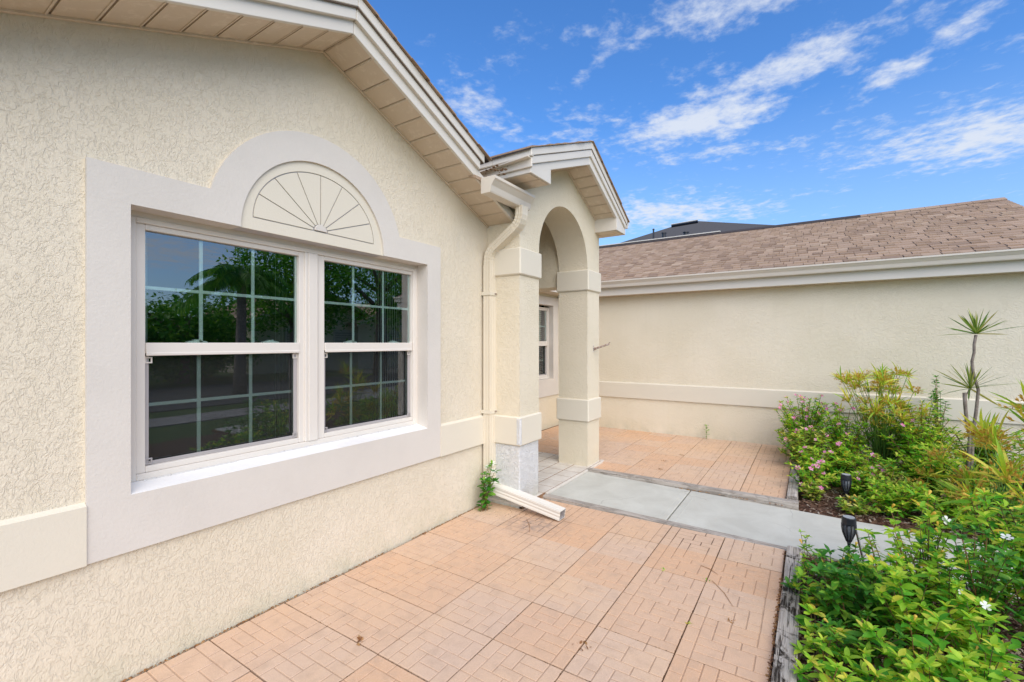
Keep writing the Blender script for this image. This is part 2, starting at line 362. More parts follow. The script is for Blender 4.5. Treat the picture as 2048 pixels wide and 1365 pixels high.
def part(name, mb, mat, parent, bevel=0, seg=1, label=None, smooth=False, fix=True):
    me = mb.mesh(name, bevel, seg, fix)
    if smooth: me.polygons.foreach_set('use_smooth', [True]*len(me.polygons))
    o = link(name, me, mat, parent)
    if label: o['label'] = label
    return o
def thing(name, label, cat, loc=(0, 0, 0), rz=0, group=None):
    o = bpy.data.objects.new(name, None); COL.objects.link(o); o.empty_display_size = .1
    o.location = loc; o.rotation_euler = (0, 0, rz); tag(o, label, cat, group); return o
def tag(o, label, cat, group=None, kind=None):
    if label: o['label'] = label
    if cat: o['category'] = cat
    if group: o['group'] = group
    if kind: o['kind'] = kind
    return o
def struct(name, mb, mat, **k):
    o = part(name, mb, mat, None, **k); o['kind'] = 'structure'; return o
# ------------------------------------------------------------------ ground
g = MB(); g.box(-60, 80, -90, 60, -.30, -.10); struct('ground', g, M['lawn'])
g = MB(); g.box(-60, 80, -13.2, -7.2, -.2, -.080); struct('road', g, M['asphalt'])
g = MB(); g.box(9.5, 13.5, -7.2, -2.7, -.2, -.078); g.box(-60, 80, -6.1, -5.0, -.2, -.079); struct('driveway', g, M['drive'])
g = MB(); g.box(16.2, 22, -40, -13.2, -.2, -.079); struct('driveway', g, M['drive'])
# joint soil under the patios
s0 = MB(); s0.box(-2.2, 3.86, .10, 2.70, -.2, -.014); s0.box(4.97, 7.72, .12, 4.0, -.2, .004); s0.box(3.5, 5.34, 2.18, 4.0, -.2, .03)
struct('joint_soil', s0, M['soil'])

# ------------------------------------------------------------------ patio paving
PAT = ["".join(r) for r in zip("AABBBC", "DEEFFC", "DEEGGH", "IIJJKH", "LMMNKO", "LPPNQO")]
def tile_mesh(name, sx, sy, pat):
    mb = MB(); n = 6; gap = .0020; bev = .0030
    mb.add([(-sx/2, -sy/2, -.004), (sx/2, -sy/2, -.004), (sx/2, sy/2, -.004), (-sx/2, sy/2, -.004),
            (-sx/2, -sy/2, -.035), (sx/2, -sy/2, -.035), (sx/2, sy/2, -.035), (-sx/2, sy/2, -.035)],
           [(0, 1, 2, 3), (0, 4, 5, 1), (1, 5, 6, 2), (2, 6, 7, 3), (3, 7, 4, 0)])
    for ch in sorted(set(''.join(pat))):
        cs = [(i, j) for j in range(n) for i in range(n) if pat[j][i] == ch]
        i0 = min(c[0] for c in cs); i1 = max(c[0] for c in cs)+1; j0 = min(c[1] for c in cs); j1 = max(c[1] for c in cs)+1
        x0 = -sx/2+sx*i0/n+gap*(i0 > 0); x1 = -sx/2+sx*i1/n-gap*(i1 < n); y0 = -sy/2+sy*j0/n+gap*(j0 > 0); y1 = -sy/2+sy*j1/n-gap*(j1 < n)
        h = rnd.uniform(-.0006, 0); b = bev
        mb.add([(x0, y0, -.0039), (x1, y0, -.0039), (x1, y1, -.0039), (x0, y1, -.0039), (x0+b, y0+b, h), (x1-b, y0+b, h), (x1-b, y1-b, h), (x0+b, y1-b, h)],
               [(4, 5, 6, 7), (0, 1, 5, 4), (1, 2, 6, 5), (2, 3, 7, 6), (3, 0, 4, 7)])
    return mb.mesh(name, fix=False)
PX, PY = .394, .3985
tmesh = [tile_mesh('paving_tile', PX-.0052, PY-.0052, PAT), tile_mesh('paving_tile', PX-.0052, PY-.0052, [r[::-1] for r in PAT]),
         tile_mesh('paving_tile', PX-.0052, PY-.0052, PAT[::-1])]
def pave(root, x0, nx, y0, ny, z, skip, jit=.0018):
    for i in range(nx):
        for j in range(ny):
            x, y = x0+(i+.5)*PX, y0+(j+.5)*PY
            if skip(x, y): continue
            o = link('paving_tile', tmesh[rnd.choice([0, 0, 0, 1, 2])], M['tile'], root)
            o.location = (x+rnd.uniform(-1, 1)*.001, y+rnd.uniform(-1, 1)*.001, z+rnd.uniform(-1, 1)*jit)
            o.rotation_euler = (rnd.gauss(0, .0022), rnd.gauss(0, .0022), rnd.choice([0, 0, math.pi])+rnd.gauss(0, .0025))
patio = bpy.data.objects.new('patio', None); COL.objects.link(patio); patio['kind'] = 'structure'; patio.location = (0, 0, 0)
pave(patio, 3.858-14*PX, 14, .155, 6, 0, lambda x, y: False)
patio2 = bpy.data.objects.new('patio', None); COL.objects.link(patio2); patio2['kind'] = 'structure'
pave(patio2, 5.006, 7, .20-PY*0+.0, 9, .02, lambda x, y: (x < 5.36 and y > 2.0) or y > 3.84)
# pale porch tiles
porch = bpy.data.objects.new('porch_floor', None); COL.objects.link(porch); porch['kind'] = 'structure'
tm = MB(); tm.box(-.0965, .0965, -.0965, .0965, -.02, 0); tme = tm.mesh('floor_tile', .002)
nt = 0
for i in range(9):
    for j in range(8):
        x = 5.335-.205*(i+.5); y = 2.175+.205*(j+.5)
        o = link('floor_tile', tme, M['ptile'], porch); o.location = (x, y, .040+rnd.uniform(-.0008, .0008))
gb = MB(); gb.box(3.50, 5.338, 2.172, 3.9, -.05, .0375); part('grout_bed', gb, M['grout'], porch)
gb = MB(); gb.box(3.92, 5.338, 2.150, 2.1745, -.05, .0395); gb.box(5.0, 5.42, 2.165, 2.21, -.02, .036); part('edge_trim', gb, M['ptile'], porch, bevel=.003)

# ------------------------------------------------------------------ walkway
walk = bpy.data.objects.new('path', None); COL.objects.link(walk); walk['kind'] = 'structure'
zw = lambda y: -.026+max(0, y+.3)*.0188
for (y0, y1) in ((1.03, 2.145), (-.30, 1.018), (-1.62, -.312), (-3.5, -1.632)):
    b = MB(); za, zb = zw(y0), zw(y1); b.hexa([(3.953, y0, -.14), (4.888, y0, -.14), (4.888, y1, -.14), (3.953, y1, -.14), (3.953, y0, za), (4.888, y0, za), (4.888, y1, zb), (3.953, y1, zb)]); part('slab', b, M['slab'], walk, bevel=.006, seg=2)
# broom-free margins beside the control joint
b = MB()
for y in (1.03+.055, 1.018-.060): b.box(3.958, 4.882, y-.0035, y+.0035, -.03, zw(y)+.0012)
part('joint_line', b, M['slab'], walk, bevel=.0012)
b = MB(); b.box(3.94, 4.9, -3.6, 2.15, -.16, -.05); part('joint_fill', b, M['soil'], walk)

# ------------------------------------------------------------------ timbers
def timber(x0, x1, y0, y1, z0, z1, label, mat, seed):
    L = math.hypot(x1-x0, y1-y0)
    horiz = abs(x1-x0) > abs(y1-y0)
    ln = (x1-x0) if horiz else (y1-y0); wd = (y1-y0) if horiz else (x1-x0); ht = z1-z0
    r = random.Random(seed); n = int(ln/.05); mb = MB(); sec = []
    k = 4
    for e in range(4):   # profile of 16 points round the section
        for q in range(k):
            t = q/k-.5
            sec.append([(t, -.5), (.5, t), (-t, .5), (-.5, -t)][e])
    vs = []; 
    import mathutils
    for i in range(n+1):
        x = -ln/2+ln*i/n
        for (a, c) in sec:
            cr = .94 if abs(abs(a)-.5) < .01 and abs(abs(c)-.5) < .01 else 1
            d = mathutils.noise.noise(Vector((x*3, a*9+seed, c*9)))*.004 + mathutils.noise.noise(Vector((x*1.2, a*40+seed, c*40)))*.003
            vs.append((x+(r.uniform(-.004, .004) if i in (0, n) else 0), a*wd*cr+d, c*ht*cr+d))
    m = len(sec); fs = [(i*m+q, i*m+(q+1) % m, (i+1)*m+(q+1) % m, (i+1)*m+q) for i in range(n) for q in range(m)]
    fs += [tuple(range(m-1, -1, -1)), tuple(range(n*m, n*m+m))]
    mb.add(vs, fs)
    o = part('timber_sleeper', mb, mat, None, label=None)
    o.location = ((x0+x1)/2, (y0+y1)/2, (z0+z1)/2)
    if not horiz: o.rotation_euler = (0, 0, R_(90))
    tag(o, label, 'timber', 'landscape timbers edging the patio and walkway'); return o
timber(3.868, 3.950, .150, 2.200, -.078, .008, 'thin grey timber between the brick patio and the near edge of the concrete walkway', M['wood'], 1).rotation_euler = (0, -.0165, R_(90))
timber(4.892, 4.985, .095, 2.170, -.06, .045, 'raised grey timber along the far edge of the concrete walkway', M['wood'], 2)
timber(1.45, 3.862, .052, .146, -.06, .034, 'long cracked timber with black mould stains between the patio and the foreground shrubs', M['wood_dark'], 3)
timber(5.03, 6.6, .105, .195, -.05, .060, 'short pale timber at the flower bed end of the far patio', M['wood'], 4)

# ------------------------------------------------------------------ the house
house = thing('house', 'cream stucco house with white gable trim, arched porch and brown shingled wing', 'house')
zA = lambda x: 3.327-.4167*abs(x-1.752)
YA = 2.565
# front wall: four pieces round the window opening
w = MB()
T = .20
w.prism([(-.06, -.1), (.70, -.1), (.70, zA(.70)+.03), (-.06, zA(-.06)+.03)], YA, YA+T)
w.prism([(2.74, -.1), (3.56, -.1), (3.56, zA(3.56)+.03), (2.74, zA(2.74)+.03)], YA, YA+T)
w.prism([(.70, -.1), (2.74, -.1), (2.74, .70), (.70, .70)], YA, YA+T)
w.prism([(.70, 2.20), (1.16, 2.20), (1.30, 2.49), (1.74, 2.68), (2.18, 2.49), (2.32, 2.20), (2.74, 2.20), (2.74, zA(2.74)+.03), (1.752, zA(1.752)+.03), (.70, zA(.70)+.03)], YA, YA+T)
part('front_wall', w, M['stucco'], house)
for xs_ in (-.06, 3.36):
    w = MB(); w.box(xs_, xs_+.2, YA+T, 8.5, -.1, 2.6); part('side_wall', w, M['stucco'], house)
# flat surround of the window with its arch
tr = MB(); cx, cz, Ri, Ro = 1.74, 2.118, .488, .655
xl, xr, ol, orr = .630, 2.823, .780, 2.671
a0 = math.asin((2.281-cz)/Ro)
pts = [(xl, 2.12), (xl, 2.281)] + [(cx+Ro*math.cos(t), cz+Ro*math.sin(t)) for t in [math.pi-a0-(math.pi-2*a0)*k/40 for k in range(41)]] + [(xr, 2.281), (xr, 2.12)] + \
      [(cx+Ri*math.cos(t), 2.12+Ri*math.sin(t)) for t in [math.pi*k/40 for k in range(41)]]
tr.prism(pts, 2.545, 2.72)
tr.prism([(xl, .568), (xr, .568), (xr, .820), (xl, .820)], 2.545, 2.72)
tr.prism([(xl, .820), (ol, .820), (ol, 2.12), (xl, 2.12)], 2.5452, 2.72); tr.prism([(orr, .820), (xr, .820), (xr, 2.12), (orr, 2.12)], 2.5452, 2.72)
part('window_surround', tr, M['trim'], house, bevel=0, label='flat white surround with an arched top round the large window')
fp = MB(); Rf = Ri-.001
fp.prism([(cx+Rf*math.cos(t), 2.121+Rf*math.sin(t)) for t in [math.pi*k/40 for k in range(41)]], 2.5665, 2.718)
fan = part('arch_panel', fp, M['groove'], house, label='cream half-round panel scored with a sunburst')
fa, fb, fx, fz = .4125, .352, 1.735, 2.190
gp = .0033
def epts(a, b, t0, t1, n): return [(fx+a*math.cos(t0+(t1-t0)*k/n), fz+b*math.sin(t0+(t1-t0)*k/n)) for k in range(n+1)]
ring = MB()
N = 48
oc = [(cx+Rf*math.cos(math.pi*k/N), 2.121+Rf*math.sin(math.pi*k/N)) for k in range(N+1)]
ie = epts(fa+gp, fb+gp, 0, math.pi, N)
ie[0] = (fx+fa+gp, fz-gp); ie[-1] = (fx-fa-gp, fz-gp)
oc[0] = (cx+Rf, fz-gp-.0001) if False else oc[0]
for k in range(N): ring.prism([oc[k], oc[k+1], ie[k+1], ie[k]], 2.5592, 2.5664)
ring.prism([oc[0], ie[0], ie[-1], oc[-1]], 2.5592, 2.5664)
part('panel_border', ring, M['fan'], fan, fix=False)
for k in range(8):
    t0, t1 = math.pi*k/8, math.pi*(k+1)/8
    ri = .052
    g0 = gp/.2; 
    def off(t, sgn, r):   # point at radius r along spoke t, shifted sideways by the groove half width
        ex = fx+fa*r*math.cos(t); ez = fz+fb*r*math.sin(t); L = math.hypot(fa*math.cos(t), fb*math.sin(t)); nx_, nz_ = -fb*math.sin(t)/L, fa*math.cos(t)/L
        nx_, nz_ = -math.sin(t), math.cos(t); return (ex+nx_*gp*sgn, ez+nz_*gp*sgn)
    rin = .13; rout = .991
    poly = [off(t0, 1, rin), off(t0, 1, rout)]+[(fx+(fa-gp)*math.cos(t), fz+(fb-gp)*math.sin(t)) for t in [t0+.03+(t1-t0-.06)*q/6 for q in range(7)]]+[off(t1, -1, rout), off(t1, -1, rin)]
    wd = MB(); wd.prism(poly, 2.5590, 2.5664); part('sunburst_segment', wd, M['fan'], fan)
hb = MB(); hb.prism([(fx+.044*math.cos(math.pi*k/12), fz+.004+.040*math.sin(math.pi*k/12)) for k in range(13)], 2.553, 2.563); part('sunburst_hub', hb, M['trim'], fan, bevel=.002)
# cream band at sill height, with a splayed top
def band_y(x0, x1, z0, z1, y, proud, nm='band'):
    b = MB(); b.prism([(y, z0), (y-proud, z0), (y-proud, z1-.014), (y, z1)], x0, x1, 'x'); return b
part('wall_band', band_y(-.06, .629, .566, .828, YA, .028), M['band'], house)
part('wall_band', band_y(2.824, 3.50, .566, .828, YA, .028), M['band'], house)

# large twin window
def window(root, x0, x1, z0, z1, y, units, rail, mx, mz_up, mz_lo, screen=True, locks=True):
    """frame opening x0..x1, z0..z1 at depth y; units: list of glass (gx0,gx1); rail (z lo, z hi)"""
    win = part('window', (lambda b: b)(MB().box(x0, x0+.030, y, y+.07, z0, z1).box(x1-.030, x1, y, y+.07, z0, z1).box(x0+.03, x1-.03, y, y+.07, z1-.026, z1).box(x0+.03, x1-.03, y, y+.07, z0, z0+.030)), M['vinyl'], root, bevel=.003)
    gz0, gz1 = z0+.060, z1-.053
    ys = y+.010
    # sash rails
    for (a, b) in units:
        s = MB()
        l = x0+.0302 if a-x0 < .2 else a-.066; r_ = x1-.0302 if x1-b < .2 else b+.052
        s.box(l, a, ys, ys+.05, z0+.0302, z1-.0262); s.box(b, r_, ys, ys+.05, z0+.0302, z1-.0262)
        s.box(a, b, ys, ys+.05, gz1, z1-.0262); s.box(a, b, ys, ys+.05, z0+.0302, gz0)
        part('sash_frame', s, M['vinyl'], win, bevel=.004, seg=2)
        rr = MB(); rr.box(a+.0005, b-.0005, ys-.006, ys+.045, rail[0], rail[1]); rr.box(a+.001, b-.001, ys-.010, ys-.002, rail[0]-.012, rail[0]+.004)
        part('meeting_rail', rr, M['vinyl'], win, bevel=.003)
        pu = MB(); pu.add([(a, ys+.025, rail[1]), (b, ys+.025, rail[1]), (b, ys+.025, gz1), (a, ys+.025, gz1)], [(0, 1, 2, 3)]); part('pane', pu, M['glass'], win, fix=False)
        pl = MB(); pl.add([(a, ys+.048, gz0), (b, ys+.048, gz0), (b, ys+.048, rail[0]), (a, ys+.048, rail[0])], [(0, 1, 2, 3)]); part('pane', pl, M['glass'], win, fix=False)
        wd = b-a
        for q in mx:
            o1 = MB(); o1.box(a+wd*q-.0095, a+wd*q+.0095, ys+.034, ys+.040, rail[1], gz1); part('muntin', o1, M['muntin'], win, bevel=.002)
            o1 = MB(); o1.box(a+wd*q-.0095, a+wd*q+.0095, ys+.058, ys+.064, gz0, rail[0]); part('muntin', o1, M['muntin'], win, bevel=.002)
        o1 = MB(); o1.box(a, b, ys+.0342, ys+.0398, mz_up-.0085, mz_up+.0085); part('muntin', o1, M['muntin'], win, bevel=.002)
        o1 = MB(); o1.box(a, b, ys+.0582, ys+.0638, mz_lo-.0085, mz_lo+.0085); part('muntin', o1, M['muntin'], win, bevel=.002)
        # spacer bars round each sealed unit
        for (za, zb, yy) in ((rail[1], gz1, ys+.031), (gz0, rail[0], ys+.055)):
            for xs_ in (a, b-.010):
                sp = MB(); sp.box(xs_, xs_+.010, yy, yy+.012, za, zb); part('spacer_bar', sp, M['muntin'], win)
        if screen:
            sf = MB(); yy = ys+.020
            sf.box(a, a+.020, yy, yy+.010, gz0, rail[0]-.012); sf.box(b-.022, b, yy, yy+.010, gz0, rail[0]-.012); sf.box(a+.020, b-.022, yy, yy+.010, gz0, gz0+.018)
            part('screen_frame', sf, M['screenframe'], win, bevel=.002)
            sm = MB(); sm.add([(a, yy+.012, gz0), (b, yy+.012, gz0), (b, yy+.012, rail[0]), (a, yy+.012, rail[0])], [(0, 1, 2, 3)]); part('insect_screen', sm, M['screen'], win, fix=False)
            for (qx, qz) in ((a+.002, rail[0]-.048), (b-.032, rail[0]-.046), (a+.002, gz0+.004), (b-.032, gz0+.004)):
                c = MB(); x_, z_ = qx, qz; t = .006; L_ = .030
                c.box(x_, x_+L_, yy-.006, yy-.0005, z_, z_+t); c.box(x_, x_+L_, yy-.006, yy-.0005, z_+L_-t, z_+L_); c.box(x_, x_+t, yy-.0055, yy-.0005, z_+t, z_+L_-t); c.box(x_+L_-t, x_+L_, yy-.0055, yy-.0005, z_+t, z_+L_-t)
                part('screen_clip', c, M['screenframe'] if qz < 1.2 else M['vinyl'], win)
        if locks:
            for q in (.30, .80):
                c = MB(); xx = a+wd*q
                c.prism([(xx-.050, rail[1]), (xx+.050, rail[1]), (xx+.044, rail[1]+.008), (xx+.018, rail[1]+.011), (xx+.012, rail[1]+.017), (xx-.014, rail[1]+.017), (xx-.020, rail[1]+.011), (xx-.044, rail[1]+.008)], ys+.034, ys+.060)
                part('sash_lock', c, M['muntin'], win)
    return win
win = window(house, .805, 2.655, .848, 2.094, 2.655, [(.873, 1.657), (1.835, 2.617)], (1.449, 1.500), (.322, .665), 1.768, 1.196)
mm = MB(); mm.box(1.712, 1.776, 2.6475, 2.69, .878, 2.0675); part('mullion', mm, M['vinyl'], win, bevel=.004)
mm = MB(); mm.box(1.691, 1.7118, 2.653, 2.69, .879, 2.0672); mm.box(1.7762, 1.7838, 2.653, 2.69, .879, 2.0672); part('mullion', mm, M['vinyl'], win, bevel=.003)
fill = MB(); fill.box(ol-.01, .806, 2.66, 2.70, .83, 2.13); fill.box(2.654, orr+.01, 2.66, 2.70, .83, 2.13); fill.box(.80, 2.66, 2.6605, 2.70, 2.0935, 2.13); part('frame_flange', fill, M['vinyl'], win)
sill = MB(); sill.prism([(2.548, .8195), (2.548, .8225), (2.67, .8495), (2.72, .8495), (2.72, .8195)], ol+.0005, orr-.0005, 'x'); part('window_sill', sill, smooth_paint('sill_chalky_white', (.85, .84, .82), .7, .001, 90, .12, (.55, .5, .45)), house)
for (xa, xb, zt) in ((.86, 1.28, .006), (1.45, 1.72, .005), (1.74, 2.12, .006), (2.2, 2.62, .005)):
    n = 26; ck = MB()
    for i in range(n):
        a_ = xa+(xb-xa)*i/n; ck.box(a_, a_+(xb-xa)/n*.96, 2.648-rnd.uniform(0, .003), 2.656, .8425, .8495+zt*rnd.uniform(.2, .5))
    o = part('caulk_bead', ck, M['caulk'], house); o['kind'] = 'stuff'
# room behind the glass
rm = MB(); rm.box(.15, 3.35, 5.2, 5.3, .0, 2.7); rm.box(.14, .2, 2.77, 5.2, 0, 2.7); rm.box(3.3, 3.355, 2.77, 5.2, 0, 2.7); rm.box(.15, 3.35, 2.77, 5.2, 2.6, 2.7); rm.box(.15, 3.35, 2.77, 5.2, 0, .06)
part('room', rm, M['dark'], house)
for (xa, xb, st) in ((.84, .93, .022), (2.40, 2.66, .024), (1.60, 1.68, .024)):
    x = xa
    while x < xb:
        b = MB(); b.add([(x, 2.83, .83), (x+st*.75, 2.86, .83), (x+st*.75, 2.86, 2.12), (x, 2.83, 2.12)], [(0, 1, 2, 3)]); part('vertical_blind', b, M['blind'], house, fix=False); x += st

# rake of the front gable: soffit panels, three stepped boards, shingle edge
def rake(root, zf, X0, X1, xp, yw, yo, heights, faces, pitch, mtop, ov, names=('soffit_panel', 'fascia_board')):
    """zf(x): soffit line; X0..X1 ends; xp: peak; yw wall plane; yo: outer soffit edge; heights: list of z offsets; faces: list of y planes"""
    for sgn, xe in ((-1, X0), (1, X1)):
        n = max(1, int(round(abs(xe-xp)/pitch))); st = (xe-xp)/n
        for i in range(n):
            a, b = xp+st*i, xp+st*(i+1); ga = .004*sgn
            a2, b2 = a+ga, b-ga
            if a2 > b2: a2, b2 = b2, a2
            lo, hi = zf(a2), zf(b2)
            m = MB(); m.hexa([(a2, yo+.004, lo), (b2, yo+.004, hi), (b2, yw-.014, hi), (a2, yw-.014, lo), (a2, yo+.004, lo+.012), (b2, yo+.004, hi+.012), (b2, yw-.014, hi+.012), (a2, yw-.014, lo+.012)])
            c = a2+(b2-a2)*.5
            q0, q1 = a+sgn*.012-.004, a+sgn*.012+.004
            m.hexa([(q0, yo+.006, zf(q0)-.0035), (q1, yo+.006, zf(q1)-.0035), (q1, yw-.016, zf(q1)-.0035), (q0, yw-.016, zf(q0)-.0035), (q0+.001, yo+.006, zf(q0)+.004), (q1-.001, yo+.006, zf(q1)+.004), (q1-.001, yw-.016, zf(q1)+.004), (q0+.001, yw-.016, zf(q0)+.004)])
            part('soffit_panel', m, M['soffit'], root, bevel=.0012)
        a, b = min(xp, xe), max(xp, xe)
        m = MB(); m.hexa([(a, yo+.002, zf(a)+.007), (b, yo+.002, zf(b)+.007), (b, yw, zf(b)+.007), (a, yw, zf(a)+.007), (a, yo+.002, zf(a)+.02), (b, yo+.002, zf(b)+.02), (b, yw, zf(b)+.02), (a, yw, zf(a)+.02)])
        part('soffit_backing', m, M['soffit_gap'], root)
        m = MB(); m.hexa([(a, yw-.018, zf(a)-.012), (b, yw-.018, zf(b)-.012), (b, yw-.0005, zf(b)-.012), (a, yw-.0005, zf(a)-.012), (a, yw-.018, zf(a)+.003), (b, yw-.018, zf(b)+.003), (b, yw-.0005, zf(b)+.003), (a, yw-.0005, zf(a)+.003)])
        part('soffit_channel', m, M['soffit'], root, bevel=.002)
def board(root, x0, x1, zlo, zhi, y0, y1, mat=None, nm='fascia_board', bev=.003, lip=True):
    m = MB(); m.hexa([(x0, y0, zlo(x0)), (x1, y0, zlo(x1)), (x1, y1, zlo(x1)), (x0, y1, zlo(x0)), (x0, y0, zhi(x0)), (x1, y0, zhi(x1)), (x1, y1, zhi(x1)), (x0, y1, zhi(x0))])
    return part(nm, m, mat or M['alum'], root, bevel=bev)
rake(house, zA, -.56, 3.500, 1.752, YA, 2.266, None, None, .150, None, None)
O = lambda f, d: (lambda x: f(x)+d)
g_ = .0012
board(house, -.56, 1.752-g_, O(zA, -.001), O(zA, .078), 2.262, 2.286); board(house, 1.752+g_, 3.500, O(zA, -.001), O(zA, .078), 2.262, 2.286)
board(house, -.56, 1.752-g_, O(zA, .074), O(zA, .1425), 2.237, 2.300); board(house, 1.752+g_, 2.955, O(zA, .074), O(zA, .1425), 2.237, 2.300)
board(house, -.56, 1.752-g_, O(zA, .1445), O(zA, .212), 2.219, 2.300); board(house, 1.752+g_, 2.99, O(zA, .1445), O(zA, .212), 2.219, 2.300)
m = MB(); 
for x0, x1 in ((-.56, 1.752), (1.752, 2.985)):
    m.hexa([(x0, 2.224, zA(x0)+.139), (x1, 2.224, zA(x1)+.139), (x1, 2.30, zA(x1)+.139), (x0, 2.30, zA(x0)+.139), (x0, 2.224, zA(x0)+.1475), (x1, 2.224, zA(x1)+.1475), (x1, 2.30, zA(x1)+.1475), (x0, 2.30, zA(x0)+.1475)])
part('fascia_shadow_line', m, M['board_shadow'], house)  # dark strip standing in for the shadow under the top board
def gable_roof(root, xe0, xe1, xp, zf, off, y0, y1, course=.145, nm='roof', mat=None, yir=.012):
    """two slopes with a ragged shingle edge; ridge along y"""
    rf = bpy.data.objects.new(nm, None); COL.objects.link(rf); rf.parent = root
    dk = MB()
    for xe in (xe0, xe1):
        a, b = sorted((xp, xe)); z = O(zf, off-.012)
        dk.hexa([(a, y0+.02, z(a)), (b, y0+.02, z(b)), (b, y1, z(b)), (a, y1, z(a)), (a, y0+.02, z(a)+.012), (b, y0+.02, z(b)+.012), (b, y1, z(b)+.012), (a, y1, z(a)+.012)])
    part('roof_deck', dk, M['shingle_under'], rf)
    sh = MB(); r = random.Random(3)
    for xe in (xe0, xe1):
        n = int(abs(xe-xp)/course)+1; s = 1 if xe > xp else -1
        for i in range(n):
            xa = xe-s*i*course; xb = xa-s*course*1.15
            if (xb-xp)*s < 0: xb = xp
            y = y0-r.uniform(0, yir)
            k = 0
            while y < y1:
                wdt = r.uniform(.12, .33); y2 = min(y+wdt, y1); t = r.choice([.004, .009]); z = O(zf, off+.0006)
                sh.hexa([(xa, y, z(xa)), (xb, y, z(xb)), (xb, y2-.003, z(xb)), (xa, y2-.003, z(xa)), (xa, y, z(xa)+.004+t), (xb, y, z(xb)+.003), (xb, y2-.003, z(xb)+.003), (xa, y2-.003, z(xa)+.004+t)])
                y = y2
    o = part('shingle_course', sh, mat or M['shingle'], rf, fix=True); o['kind'] = 'stuff'
    return rf
gable_roof(house, -.60, 3.05, 1.752, zA, .2125, 2.203, 8.5)

# short gutter at the foot of the gable, with the downspout
def k_gutter(dep, h, th=.004):
    out = [(0, h), (0, 0), (dep*.62, 0), (dep*.66, .012), (dep*.72, h*.42), (dep*.92, h*.72), (dep, h*.80), (dep, h*.97), (dep*.90, h*.99)]
    inn = [(dep*.90, h*.93), (dep-.006, h*.90), (dep*.90, h*.80), (dep*.66, h*.47), (dep*.58, .016), (dep*.57, th), (th, th), (th, h)]
    return out+inn
kg = k_gutter(.145, .128); prof = [(2.235-d, 2.705+z) for d, z in kg]
gm = MB(); gm.prism(prof, 2.965, 3.575, 'x')
gut = part('gutter', gm, M['gutter'], house, fix=True, label='short white gutter at the foot of the gable')
op = [(2.235-d, 2.705+z) for d, z in kg[:9]]
for xa, xb in ((2.960, 2.9655), (3.5745, 3.579)): ec = MB(); ec.prism(op, xa, xb, 'x'); part('gutter_end', ec, M['gutter'], gut)
rs = [(.5, -.5), (.5, .5), (-.5, .5), (-.5, -.5)]
def rect_pipe(path, wx, wy, crimp=0):
    """rectangular ribbed pipe swept in a plane; section w along X, d along path normal"""
    mb = MB(); P = [Vector(p) for p in path]; prev = []
    # ribbed section
    sec = []
    for s_ in range(4):
        for q in range(6):
            t = -.5+q/6.0; rib = -.035 if q in (2, 4) else 0
            a = .5+rib
            sec.append([(a, t), (-t, a), (-a, -t), (t, -a)][s_])
    vs = []; n = len(sec)
    for i, p in enumerate(P):
        t = (P[min(i+1, len(P)-1)]-P[max(i-1, 0)]).normalized()
        ax = Vector((1, 0, 0))
        v = t.cross(ax).normalized(); u = v.cross(t).normalized()
        k = 1-.05*(crimp and i % 2)
        for a, b in sec: vs.append(p+u*a*wx*k+v*b*wy*k)
    fs = [(i*n+k, i*n+(k+1) % n, (i+1)*n+(k+1) % n, (i+1)*n+k) for i in range(len(P)-1) for k in range(n)]
    mb.add(vs, fs); return mb
# outlet under the gutter, offset elbow back to the wall corner
def smooth_path(ctrl, rad, n=9):
    out = [Vector(ctrl[0])]
    for a, b, c in zip(ctrl, ctrl[1:], ctrl[2:]):
        a, b, c = Vector(a), Vector(b), Vector(c); p, q = b+(a-b).normalized()*rad, b+(c-b).normalized()*rad
        out += [(1-t)*(1-t)*p+2*t*(1-t)*b+t*t*q for t in [k/n for k in range(n+1)]]
    return out+[Vector(ctrl[-1])]
PY0 = 2.505
pth = smooth_path([(3.455, 2.155, 2.712), (3.455, 2.155, 2.570), (3.455, PY0, 2.335), (3.455, PY0, 2.19)], .085)
zend = pth[-1][2]
ds = bpy.data.objects.new('downspout', None); COL.objects.link(ds); ds.parent = house
part('elbow', rect_pipe(pth, .098, .074, 1), M['downspout'], ds, label='crimped elbow curving back under the gutter')
part('pipe', rect_pipe([(3.455, PY0, zend+.03), (3.455, PY0, 1.6), (3.455, PY0, .9), (3.455, PY0, .185)], .101, .077), M['downspout'], ds)
for z in (1.955, .862):
    b = MB(); b.box(3.397, 3.508, 2.460, 2.4665, z-.016, z+.016); b.box(3.397, 3.4025, 2.4665, 2.563, z-.016, z+.016); part('strap', b, M['band'], ds)
    for sx, sw in ((3.470, .012), (3.488, .007)): b = MB(); b.box(sx, sx+sw, 2.455, 2.460, z-.008, z+.006); part('screw', b, M['rust'], ds)
lp = [(3.455, PY0, .215), (3.456, PY0-.010, .185), (3.457, PY0-.045, .160), (3.458, PY0-.10, .150), (3.46, 2.3, .136), (3.46, 2.1, .105), (3.46, 1.95, .083), (3.46, 1.752, .052)]
part('spout', rect_pipe(lp, .104, .080), M['pipe'], ds, label='white lower pipe lying out over the patio')
inn = rect_pipe([(3.46, 1.95, .083), (3.46, 1.756, .0525)], .099, .075); part('spout_lining', inn, M['screenframe'], ds, fix=False)

